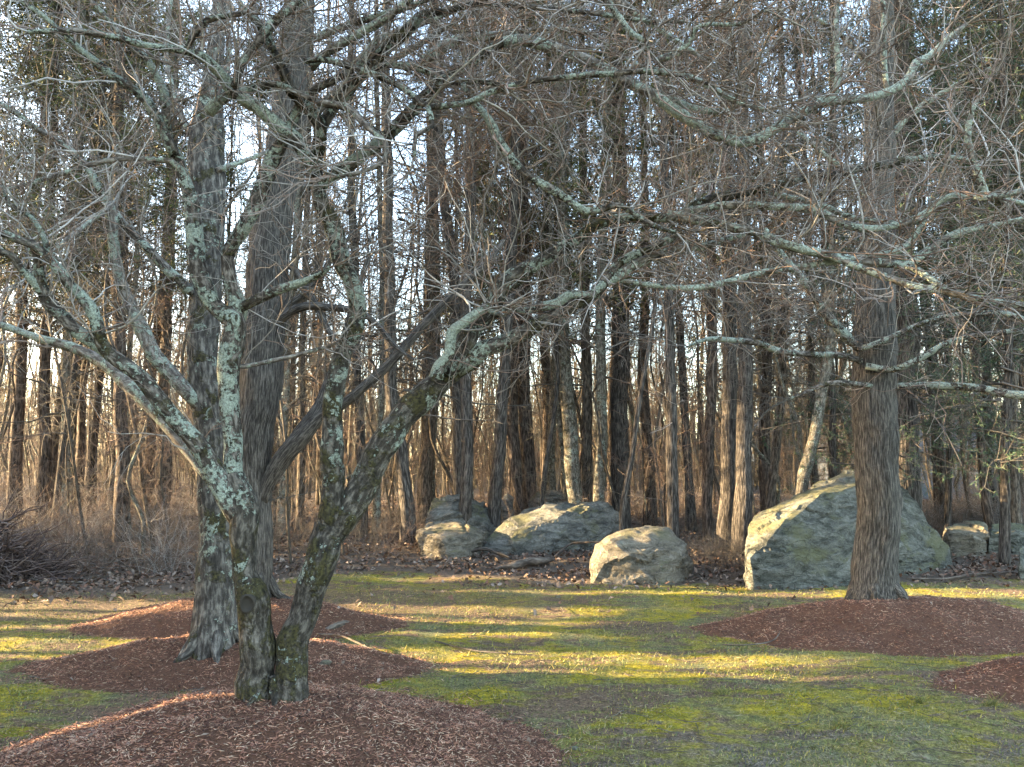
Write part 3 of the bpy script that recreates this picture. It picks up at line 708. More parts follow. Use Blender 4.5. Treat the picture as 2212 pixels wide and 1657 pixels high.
add_limb('limb', traced('B', [(1130, 260, 29), (1230, 250, 30), (1330, 270, 29), (1450, 300, 28), (1560, 340, 28), (1680, 390, 28), (1780, 440, 29), (1900, 510, 28), (2020, 570, 27), (2120, 630, 27)], 4.0, 3.9),
         traced('C', [(0, 650, 27), (60, 690, 27), (170, 760, 27), (280, 830, 27), (400, 870, 27), (500, 880, 27), (600, 840, 26), (700, 770, 26), (800, 710, 26), (900, 660, 26), (980, 625, 27), (1080, 620, 24), (1200, 610, 22), (1330, 580, 22), (1440, 530, 21), (1500, 470, 20), (1540, 390, 19), (1620, 350, 17), (1700, 280, 15), (1750, 230, 12), (1850, 150, 8)], 3.9, 3.9))
add_limb('stem', traced('B', [(-20, 830, 33), (40, 720, 31), (120, 620, 30), (230, 490, 32), (340, 390, 33), (430, 280, 34), (540, 190, 33), (610, 110, 28), (690, 80, 24), (800, 60, 18), (950, 20, 14), (1100, -30, 10)], 4.05, 3.8))
add_limb('grey', traced('B', [(-60, 420, 26), (20, 340, 26), (100, 290, 26), (250, 200, 24), (400, 110, 22), (520, 20, 20), (600, -50, 16)], 3.9, 3.6))
add_limb('limb', traced('B', [(-60, 250, 22), (60, 200, 20), (250, 130, 18), (400, 85, 16), (560, 40, 14), (700, -20, 10)], 4.0, 3.7))
add_limb('grey', traced('B', [(200, 420, 18), (330, 270, 20), (450, 210, 22), (600, 150, 20), (760, 90, 16), (900, 30, 12), (1000, -30, 8)], 4.3, 4.4))
add_limb('limb', traced('B', [(-100, 380, 18), (0, 370, 18), (150, 400, 18), (300, 450, 18), (430, 500, 18), (520, 550, 18), (600, 620, 18), (680, 660, 18), (800, 650, 17), (930, 630, 16), (1030, 580, 16), (1180, 530, 16), (1300, 500, 15), (1500, 480, 16), (1700, 460, 16), (1800, 460, 15), (2000, 440, 14), (2209, 470, 10), (2400, 520, 7)], 3.8, 3.5))
add_limb('limb', traced('B', [(200, 520, 14), (330, 430, 17), (400, 400, 18), (520, 410, 20), (650, 440, 22), (750, 480, 22), (850, 510, 20), (950, 500, 17), (1150, 530, 12)], 3.9, 3.8))
add_limb('grey', traced('B', [(-20, 640, 18), (150, 660, 19), (250, 750, 18), (350, 840, 16), (400, 890, 14), (390, 990, 12), (270, 1060, 10), (100, 1090, 8)], 3.8, 3.6))
add_limb('limb', traced('B', [(1600, -200, 20), (1700, -80, 20), (1790, 30, 18), (1860, 120, 18), (1930, 210, 18), (2020, 260, 14), (2030, 310, 8)], 3.6, 3.5))
add_limb('limb', traced('B', [(1780, -80, 16), (1860, 10, 16), (1960, 90, 16), (2080, 170, 14), (2200, 250, 12), (2330, 330, 8)], 3.9, 3.8))
add_limb('limb', traced('B', [(900, -20, 14), (1000, 20, 13), (1250, 40, 13), (1500, 65, 13), (1750, 90, 13), (2000, 130, 11), (2250, 135, 8)], 3.9, 3.8))
add_limb('grey', traced('B', [(640, 380, 26), (750, 290, 30), (900, 230, 28), (1100, 220, 22), (1300, 190, 15), (1500, 180, 13), (1700, 220, 13), (1800, 300, 12), (1950, 400, 11), (2100, 430, 9)], 4.4, 4.2))
add_limb('limb', traced('B', [(660, 660, 14), (690, 780, 13), (590, 840, 12), (580, 970, 10)], 3.6, 3.5))
add_limb('grey', traced('C', [(-60, 370, 16), (60, 330, 15), (150, 240, 13), (170, 180, 12), (260, 150, 10), (450, 150, 8), (600, 60, 6)], 3.6, 3.4))
add_limb('limb', traced('C', [(1030, 610, 14), (1060, 450, 14), (1045, 250, 12), (1050, 50, 10), (1080, -60, 8)], 3.9, 3.8))
add_limb('grey', traced('C', [(1360, 560, 12), (1340, 350, 13), (1340, 100, 12), (1330, -20, 10)], 3.9, 3.8))
add_limb('grey', traced('C', [(-100, 430, 16), (0, 450, 16), (150, 480, 14), (300, 560, 14), (450, 640, 12), (600, 680, 9)], 3.9, 3.8))
add_limb('limb', traced('C', [(-80, 570, 16), (0, 600, 16), (150, 670, 16), (280, 690, 14), (400, 690, 11), (370, 760, 8)], 4.0, 3.9))
add_limb('limb', traced('C', [(1990, 1240, 14), (1940, 1120, 20), (1900, 1000, 18), (1860, 860, 15), (1880, 720, 12), (1920, 620, 8), (2000, 480, 5)], 4.0, 3.8))
add_limb('limb', traced('C', [(2209, 1180, 14), (2100, 1210, 14), (2000, 1230, 14), (1900, 1220, 12)], 3.7, 3.9))
add_limb('limb', traced('A', [(-60, 620, 12), (0, 640, 14), (100, 700, 15), (250, 810, 16), (400, 900, 17), (520, 1020, 18), (600, 1140, 20), (680, 1280, 22), (780, 1400, 22), (900, 1530, 24), (1000, 1630, 26), (1090, 1720, 28), (1170, 1810, 28)][::-1], 5.9, 5.3))
add_limb('grey', traced('A', [(1130, 1080, 16), (1060, 1000, 16), (900, 985, 15), (750, 985, 14), (600, 1010, 13), (400, 1070, 12), (200, 1130, 11), (-20, 1190, 9)], 4.1, 3.8))
add_limb('grey', traced('A', [(700, 1260, 14), (560, 1370, 14), (460, 1450, 13), (330, 1560, 12), (200, 1700, 10)], 5.6, 5.2))

base = Vector((P(585, 1510, 4.17).x, 4.17, .2))
ft = thing('lichen_tree', 'bare two-stemmed tree nearest the camera, limbs crusted with pale green lichen and dark moss', 'tree', base)
tw = []
for k, pts in LIMBS:
    big = pts[0][3] > .06
    path = catmull(pts, .05 if big else .06)
    # small irregular wander so long limbs are not smooth arcs
    for i in range(len(path)):
        q = Vector(path[i, :3])
        nv = noise.noise_vector(q * 5.0)
        path[i, :3] += np.array(nv) * path[i, 3] * .35
        if k == 'stem' and path[i, 2] < 1.9: path[i, 3] *= (1.0 if path[i, 2] < .75 else .93)
        if not big: path[i, 3] = path[i, 3] * 1.12 + .0012
        path[i, 3] *= 1 + .13 * noise.noise(q * 11) + (.25 * max(0, noise.noise(q * 4 + Vector((9, 0, 0))) - .3) if not big else 0)
    pale = k != 'stem' and path[:, 0].mean() > .55 and path[0, 0] > -.35
    if pale: path[:, 3] *= 1.12
    me = limb_mesh('branch', path, M['limbpale'] if pale else {'stem': M['front'], 'limb': M['limb'], 'grey': M['limbgrey']}[k], 20 if big else 9, .055 if big else .09, base)
    big = big and not (k == 'stem' and pts[0][2] > 2)
    nm = 'trunk' if (k == 'stem' and pts[0][3] > .15 and pts[0][2] < .6) else 'branch'
    obj(nm, me, ft)
    tw.append(path)
# pruning scar
scp = P(537, 1302, 4.02)
bm = bmesh.new()
for i, (r, h) in enumerate(((.048, .0), (.050, .03), (.040, .038), (.036, .026), (.015, .022))):
    for j in range(20):
        a = 2 * math.pi * j / 20
        rr = r * (1 + .08 * math.sin(3 * a + i))
        bm.verts.new((rr * .8 * math.cos(a), -h, rr * math.sin(a)))
bm.verts.ensure_lookup_table()
for i in range(4):
    for j in range(20): bm.faces.new((bm.verts[i * 20 + j], bm.verts[i * 20 + (j + 1) % 20], bm.verts[(i + 1) * 20 + (j + 1) % 20], bm.verts[(i + 1) * 20 + j]))
bm.faces.new([bm.verts[80 + j] for j in range(20)])
me = bpy.data.meshes.new('pruning_scar'); bm.to_mesh(me); bm.free(); me.materials.append(M['front'])
me.polygons.foreach_set('use_smooth', [True] * len(me.polygons))
o = obj('pruning_scar', me, ft, scp - base); o.rotation_euler = (0, 0, .1)

# twigs of the front tree
g = np.random.default_rng(11)
def twig_system(paths, g, per_m=7.5, len1=(.35, 1.05), kink=.2, up=.12, dens3=3, scale=1.0, rmax=.035, minY=2.6, up_dir=0.35, split=False):
    st, dr, rd = [], [], []
    for p in paths:
        if p[:, 3].min() > rmax: continue
        seg = np.linalg.norm(np.diff(p[:, :3], axis=0), axis=1); L = seg.sum()
        m = p[:, 3] < rmax
        n = max(1, int(L * m.mean() * per_m))
        idx = g.choice(np.where(m)[0], n)
        idx = np.minimum(idx, len(p) - 2)
        T = p[idx + 1, :3] - p[idx, :3]; T /= np.linalg.norm(T, axis=1, keepdims=True) + 1e-9
        q = g.normal(0, 1, (n, 3)); q -= (q * T).sum(1, keepdims=True) * T; q /= np.linalg.norm(q, axis=1, keepdims=True)
        q[:, 1] *= .7
        d = T * g.uniform(.2, 1.1, (n, 1)) + q; d[:, 2] += up_dir
        st.append(p[idx, :3]); dr.append(d); rd.append(np.minimum(p[idx, 3] * .55, g.uniform(.003, .0085, n)))
        # leader continuing from the tip
        Tt = p[-1, :3] - p[-3, :3]
        st.append(np.repeat(p[-1:, :3], 3, 0)); dr.append(Tt[None] / np.linalg.norm(Tt) + g.normal(0, .3, (3, 3))); rd.append(np.full(3, min(.006, p[-1, 3])))
    st = np.concatenate(st); dr = np.concatenate(dr); rd = np.maximum(np.concatenate(rd), .0028)
    A = Acc(); A2 = Acc(); A.fine = A2
    n = len(st)
    p1, r1 = grow(st, dr, g.uniform(*len1, n) * scale, rd, 8, kink, up * .25, g, .35)
    s, d, r, _ = spawn(p1, r1, 5, g, .85, .1, .1)
    p2, r2 = grow(s, d, g.uniform(.15, .5, len(s)) * scale, np.maximum(r * .65, .0020), 5, kink * 1.1, up * .2, g, .5)
    s, d, r, _ = spawn(p2, r2, dens3, g, .8, .15, .1)
    p3, r3 = grow(s, d, g.uniform(.06, .22, len(s)) * scale, np.maximum(r * .7, .0015), 3, kink * 1.1, 0, g, .6)
    for k_, (p, r) in enumerate(((p1, r1), (p2, r2), (p3, r3))):
        ok = (p[:, :, 1].min(1) > minY)
        (A2 if (split and k_) else A).add(*tubes(p[ok], r[ok], 3))
    return A
A = twig_system(tw, g, 12.5, kink=.26, dens3=2, split=True)
for v in A.V + A.fine.V: v -= np.array(base)
tag(obj('fine_twigs', A.fine.mesh('fine_twigs', M['twigfine']), ft), kind='stuff')
tag(obj('twigs', A.mesh('twigs', M['twig']), ft), kind='stuff')

# ------------------------------------------------------------------ the two trees behind it, and the straight one on the right
def traced_tree(name, label, cat, segs, base, mats, sides=18, twig=None, rough=.05, ridge=0.0, twmat='twig', group=None, g=None, **kw):
    o = thing(name, label, cat, base, group=group)
    paths = []
    for i, s in enumerate(segs):
        path = catmull(to3(s), .09)
        for k in range(len(path)):
            q = Vector(path[k, :3]); path[k, :3] += np.array(noise.noise_vector(q * 1.7)) * path[k, 3] * .22
        obj('trunk' if i == 0 else 'branch', limb_mesh('trunk' if i == 0 else 'branch', path, mats[min(i, len(mats) - 1)], sides if i == 0 else max(8, sides // 2), rough, base, ridge if i == 0 else 0), o)
        paths.append(path)
    if twig:
        A = twig_system(paths, g, **twig)
        for v in A.V: v -= np.array(base)
        tag(obj('twigs', A.mesh('twigs', M[twmat]), o), kind='stuff')
    return o, paths
g = np.random.default_rng(12)
bB = Vector((P(465, 1385, 6.05).x, 6.05, .1))
B_ = lambda L, a, b: traced('D', L, a, b)
traced_tree('maple_tree', 'smooth grey speckled trunk on the left mound, standing behind the lichen-covered tree', 'tree',
    [B_([(463, 1450, 62), (464, 1395, 56), (463, 1340, 45), (464, 1250, 41), (466, 1150, 36), (464, 1050, 33), (455, 950, 33), (445, 850, 34), (439, 750, 33), (438, 650, 32), (446, 550, 35), (450, 450, 38), (448, 380, 38), (444, 320, 38), (450, 260, 34), (458, 190, 24), (466, 100, 18), (474, 0, 15), (480, -120, 12)], 6.05, 6.1),
     traced('E', [(1230, 980, 34), (1190, 920, 42), (1050, 760, 48), (950, 650, 48), (880, 500, 46), (800, 340, 42), (750, 200, 36), (720, 50, 34), (700, -90, 32), (690, -200, 34), (680, -290, 30)], 6.0, 5.6),
     traced('A', [(1200, 1820, 30), (1090, 1720, 30), (1000, 1640, 28), (900, 1530, 26)], 6.0, 5.9),
     traced('A', [(1340, 1060, 20), (1450, 1020, 18), (1560, 980, 14), (1700, 920, 10)], 6.0, 6.2),
     traced('A', [(1170, 830, 20), (1100, 640, 18), (1060, 500, 16), (1030, 300, 14), (1060, 0, 12)], 6.1, 6.4),
     traced('A', [(1330, 700, 22), (1390, 520, 20), (1420, 300, 18), (1400, 100, 16), (1420, -60, 14)], 6.1, 6.4)],
    bB, [M['treeB'], M['limbgrey']], 22, dict(per_m=5, scale=1.3, rmax=.06, up_dir=.5), .05, g=g)
bC = Vector((P(550, 1330, 7.9).x, 7.9, .1))
traced_tree('oak_tree', 'tall ridged grey trunk directly behind the lichen-covered tree, with a low limb forking right', 'tree',
    [B_([(548, 1400, 50), (548, 1330, 42), (549, 1200, 36), (549, 1100, 36), (549, 1000, 38), (555, 900, 42), (562, 800, 46), (574, 700, 47), (579, 600, 44), (585, 500, 43), (604, 400, 40), (616, 300, 37), (622, 220, 36), (632, 130, 34), (645, 30, 32), (655, -100, 30)], 7.9, 7.9),
     traced('E', [(1620, 1580, 34), (1660, 1450, 46), (1740, 1310, 58), (1830, 1210, 58), (1920, 1110, 46), (1990, 1030, 34), (2060, 1000, 30), (2160, 930, 30), (2290, 820, 30), (2390, 730, 30), (2490, 620, 30), (2590, 500, 30), (2710, 380, 28), (2840, 250, 26), (2940, 150, 22), (3040, 60, 18), (3120, -60, 14)], 7.85, 7.6),
     traced('E', [(1800, 1240, 46), (1900, 1100, 50), (1980, 980, 44), (2030, 840, 32), (2080, 700, 26), (2150, 480, 22), (2200, 300, 18), (2280, 50, 14)], 7.8, 8.0),
     traced('E', [(1640, 540, 34), (1700, 460, 34), (1800, 385, 30), (1900, 350, 26), (2050, 360, 24), (2170, 375, 22), (2300, 430, 18), (2450, 600, 14), (2560, 680, 10)], 7.85, 7.5),
     traced('E', [(1680, 470, 26), (1780, 360, 24), (1900, 260, 22), (2000, 150, 18), (2080, 20, 14), (2200, -120, 10)], 7.85, 7.7),
     traced('E', [(1740, 60, 24), (1850, 150, 24), (1950, 330, 22), (2020, 470, 20), (2070, 560, 14)], 7.9, 7.6),
     traced('A', [(1800, 900, 30), (1950, 700, 30), (2100, 560, 26), (2209, 480, 24), (2500, 330, 20), (2800, 150, 14), (3000, 30, 10)], 7.9, 7.6),
     traced('A', [(1760, 600, 26), (1650, 400, 24), (1600, 200, 20), (1570, 0, 16)], 7.9, 8.2)],
    bC, [M['treeC'], M['treeC']], 28, dict(per_m=4, scale=1.6, rmax=.06, up_dir=.4), .05, .05, g=g, twmat='twigdk')
bR = Vector((P(1893, 1292, 7.8).x, 7.8, .2))
RT, rp = traced_tree('maple_tree', 'straight ridged brown-grey trunk on the right mound, in front of the largest boulder', 'tree',
    [B_([(1893, 1330, 66), (1893, 1290, 54), (1893, 1255, 47), (1895, 1150, 43), (1893, 1000, 44), (1890, 850, 45), (1889, 700, 42), (1890, 600, 38), (1893, 500, 36), (1897, 350, 32), (1900, 200, 29), (1905, 50, 26), (1910, -120, 22)], 7.8, 7.8),
     traced('H', [(1190, 600, 34), (1120, 550, 32), (1050, 480, 30), (960, 380, 28), (900, 270, 26), (820, 170, 24), (740, 70, 22), (670, -20, 20), (560, -200, 14)], 7.75, 7.4),
     traced('H', [(1330, 850, 16), (1150, 830, 18), (1000, 830, 16), (860, 880, 12), (760, 920, 8)], 7.7, 7.3),
     traced('H', [(1380, 850, 22), (1600, 840, 24), (1780, 845, 24), (1950, 860, 24), (2060, 890, 26), (2209, 905, 26), (2400, 920, 22)], 7.7, 7.0),
     traced('H', [(1200, 690, 20), (1050, 650, 20), (900, 650, 18), (700, 630, 20), (560, 580, 20), (400, 560, 18), (240, 555, 14), (130, 600, 8)], 7.7, 7.2),
     traced('H', [(1230, 720, 22), (1400, 740, 22), (1550, 680, 20), (1750, 570, 20), (1950, 530, 18), (2209, 500, 16), (2350, 480, 12)], 7.6, 7.0),
     traced('H', [(1180, 620, 18), (1350, 560, 18), (1500, 490, 16), (1700, 420, 16), (1900, 400, 18), (2100, 400, 18), (2250, 450, 16)], 7.6, 7.1),
     traced('C', [(1270, 1300, 24), (1150, 1100, 20), (1000, 980, 16), (800, 820, 12), (600, 760, 9)], 7.8, 7.5),
     traced('C', [(1290, 1000, 24), (1420, 800, 22), (1600, 640, 18), (1800, 520, 14), (2000, 420, 10)], 7.8, 7.5),
     traced('C', [(1300, 500, 22), (1200, 350, 18), (1050, 200, 14), (900, 100, 10)], 7.8, 7.6)],
    bR, [M['maple'], M['limb'], M['limb']], 28, dict(per_m=7, scale=1.35, rmax=.06, up_dir=.15), .05, .05, g=g, twmat='twigdk')

def root_flare(parent, base_, rad, mat, seeds, n=7, top=.28, reach=1.0):
    random.seed(seeds)
    for i in range(n):
        a = 2 * math.pi * (i + random.uniform(-.3, .3)) / n
        L = rad * random.uniform(1.5, 2.3) * reach
        pts = []
        for f, zz, rr in ((.45, top, .22), (.80, top * .45, .26), (1.15, top * .12, .21), (1.15 + (L / rad - 1.15) * .5, .0, .13), (L / rad, -.03, .05)):
            aa = a + .15 * f * math.sin(i * 2.1)
            x, y = base_.x + rad * f * math.cos(aa), base_.y + rad * f * math.sin(aa)
            pts.append((x, y, top_z(x, y) + zz * 1.0, rad * rr * random.uniform(.85, 1.15)))
        obj('root', limb_mesh('root', catmull(pts, .03), mat, 8, .09, base_), parent)
root_flare(RT, Vector((P(1893, 1287, 7.8).x, 7.8, bR.z)), .225, M['maple'], 3, 6, .22, .7)
for o_ in list(COL.objects):
    if o_.get('category') == 'tree' and (o_.location - bB).length < .01: root_flare(o_, Vector((P(464, 1390, 6.05).x, 6.05, bB.z)), .20, M['treeB'], 4, 7, .22)
    if o_.get('category') == 'tree' and (o_.location - bC).length < .01: root_flare(o_, Vector((P(549, 1330, 7.9).x, 7.9, bC.z)), .20, M['treeC'], 5, 6)
root_flare(ft, Vector((P(548, 1505, 4.17).x, 4.19, base.z)), .10, M['front'], 6, 6, .10, .9)
root_flare(ft, Vector((P(620, 1505, 4.17).x, 4.19, base.z)), .10, M['front'], 8, 6, .10, .9)
random.seed(19)
# ------------------------------------------------------------------ forest: shared meshes
def crown(seed, H, z0, n1, l1, el, kink, per2, per3, l2=(.35, .9), l3=(.15, .4), r1=.022, taper=True, lift=0.0, needles=None, nper=3):
    g = np.random.default_rng(seed)
    z = z0 + (H - z0) * g.uniform(0, 1, n1) ** .9
    a = g.uniform(0, 2 * math.pi, n1)
    e = np.radians(g.uniform(el[0], el[1], n1))
    d = np.stack([np.cos(a) * np.cos(e), np.sin(a) * np.cos(e), np.sin(e)], 1)
    L = g.uniform(l1[0], l1[1], n1) * (1 - (.6 * (z - z0) / (H - z0) if taper else 0))
    p1, q1 = grow(np.stack([np.zeros(n1), np.zeros(n1), z], 1), d, L, np.full(n1, r1) * (.5 + L / l1[1] * .6), 7, kink, lift, g, .3)
    A = Acc(); A.add(*tubes(p1, q1, 4))
    s, dd, r, _ = spawn(p1, q1, per2, g, .8, .15, .05)
    p2, q2 = grow(s, dd, g.uniform(*l2, len(s)), np.maximum(r * .5, .005), 4, kink, lift, g, .5)
    A.add(*tubes(p2, q2, 3))
    s, dd, r, _ = spawn(p2, q2, per3, g, .8, .15, .05)
    p3, q3 = grow(s, dd, g.uniform(*l3, len(s)), np.maximum(r * .6, .0035), 2, kink, lift, g, .6)
    A.add(*tubes(p3, q3, 3))
    B = None
    if needles:
        s, dd, r, _ = spawn(np.concatenate([p3[:, :3]]), q3[:, :3], nper, g, .9, 0, .1)
        n = len(s); ln = g.uniform(*needles[0], n)[:, None]; wd = g.uniform(*needles[1], n)[:, None]
        dd /= np.linalg.norm(dd, axis=1, keepdims=True)
        sd2 = np.cross(dd, g.normal(0, 1, (n, 3))); sd2 /= np.linalg.norm(sd2, axis=1, keepdims=True)
        V = np.stack([s - sd2 * wd, s + sd2 * wd, s + dd * ln], 1).reshape(-1, 3)
        B = (V, np.arange(n * 3).reshape(n, 3))
    return A, B
HV = {}
def reg(key, A, mat): HV.setdefault(key, []).append(A.mesh(key + '_branches', mat))
for i in range(3):
    A, _ = crown(100 + i, 16, 2.2, 85, (1.2, 3.0), (-12, 18), .13, 7, 3); reg('dead', A, M['twigdk'])
for i in range(3):
    A, _ = crown(110 + i, 16, 2.5, 70, (1.2, 3.2), (20, 60), .16, 8, 3, lift=.03); reg('hard', A, M['twigbr' if i == 0 else ('twigol' if i == 1 else 'twig')])
for i in range(3):
    A, _ = crown(150 + i, 14, 3.6, 50, (1.6, 3.4), (5, 55), .2, 10, 5, l2=(.4, 1.1), l3=(.15, .45), r1=.02, lift=.02); reg('dense', A, M['twigbr' if i != 1 else 'twig'])
for i in range(2):
    A, _ = crown(120 + i, 9, .7, 36, (.5, 1.5), (20, 65), .16, 6, 3, r1=.011, l2=(.25, .6), lift=.03); reg('sap', A, M['twigol' if i else 'twigbr'])
NEED = {}
for i in range(2):
    A, Bn = crown(130 + i, 17, 4.5, 95, (1.3, 3.4), (-5, 25), .12, 7, 4, l3=(.2, .5), needles=((.08, .20), (.006, .014)), nper=9)
    reg('pine', A, M['twigdk']); NEED[('pine', i)] = mesh_np('needles', Bn[0], [Bn[1]], M['needle'])
A, Bn = crown(140, 12, 1.6, 90, (1.0, 2.6), (-20, 8), .1, 9, 4, l3=(.15, .4), needles=((.04, .10), (.004, .009)), nper=12)
reg('hem', A, M['twigdk']); NEED[('hem', 0)] = mesh_np('needles', Bn[0], [Bn[1]], M['needleb'])
# trunk meshes, 1 m radius units at breast height, height 17
TR = {}
for key, mk in (('A', 'bgA'), ('B', 'bgB'), ('C', 'bgC'), ('D', 'bgD')):
    TR[key] = []
    for i in range(3):
        ph = random.uniform(0, 6)
        pts = []
        for k in range(10):
            z = -.2 + 17.5 * k / 9
            wv = .05 * math.sin(z * .55 + ph) + .03 * math.sin(z * 1.3 + ph * 2)
            pts.append((wv, .05 * math.sin(z * .4 + ph * 1.7), z, .1 * (1.0 - .72 * (max(0, z) / 17.5) ** 1.1) * (1.35 if k == 0 else 1)))
        TR[key].append(limb_mesh('trunk', catmull(pts, .35), M[mk], 10, .06, (0, 0, 0)))
TR['S'] = []
for i in range(5):
    ph = random.uniform(0, 6); am = random.uniform(.3, 1.1)
    pts = []
    for k in range(14):
        z = -.2 + 17.5 * k / 13
        pts.append((am * math.sin(z * .45 + ph) + .3 * math.sin(z * 1.5 + ph * 2), am * math.sin(z * .38 + ph * 1.7) + .25 * math.sin(z * 1.7), z, .1 * (1.0 - .8 * (max(0, z) / 17.5) ** .9)))
    pts = [(p[0] - pts[0][0], p[1] - pts[0][1], p[2], p[3]) for p in pts]
    TR['S'].append(limb_mesh('trunk', catmull(pts, .4), M['bgC' if i % 2 else 'bgD'], 7, .06, (0, 0, 0)))
def forest_tree(name, label, cat, x, y, rad, tk, ck, h=1.0, lean=(0, 0), group=None, seedi=None, custom=None, crown_low=None):
    z = gh(x, y) - .02
    o = thing(name, label, cat, (x, y, z), group=group)
    i = random.randrange(3)
    rz = random.uniform(0, 6.28)
    if custom is None:
        tr = obj('trunk', random.choice(TR['S']) if tk == 'S' else TR[tk][i], o); tr.scale = (rad / .1, rad / .1, h); tr.rotation_euler = (lean[0], lean[1], 0)
    else:
        obj('trunk', custom, o)
    if ck:
        L = HV[ck]; j = random.randrange(len(L))
        c = obj('crown', L[j], o); s = h * random.uniform(.9, 1.1)
        c.scale = (s, s, h); c.rotation_euler = (lean[0], lean[1], rz)
        if (ck, j) in NEED:
            f = obj('foliage', NEED[(ck, j)], o); f.scale = c.scale; f.rotation_euler = c.rotation_euler
            tag(f, kind='stuff')
        tag(c, kind='stuff')
    return o

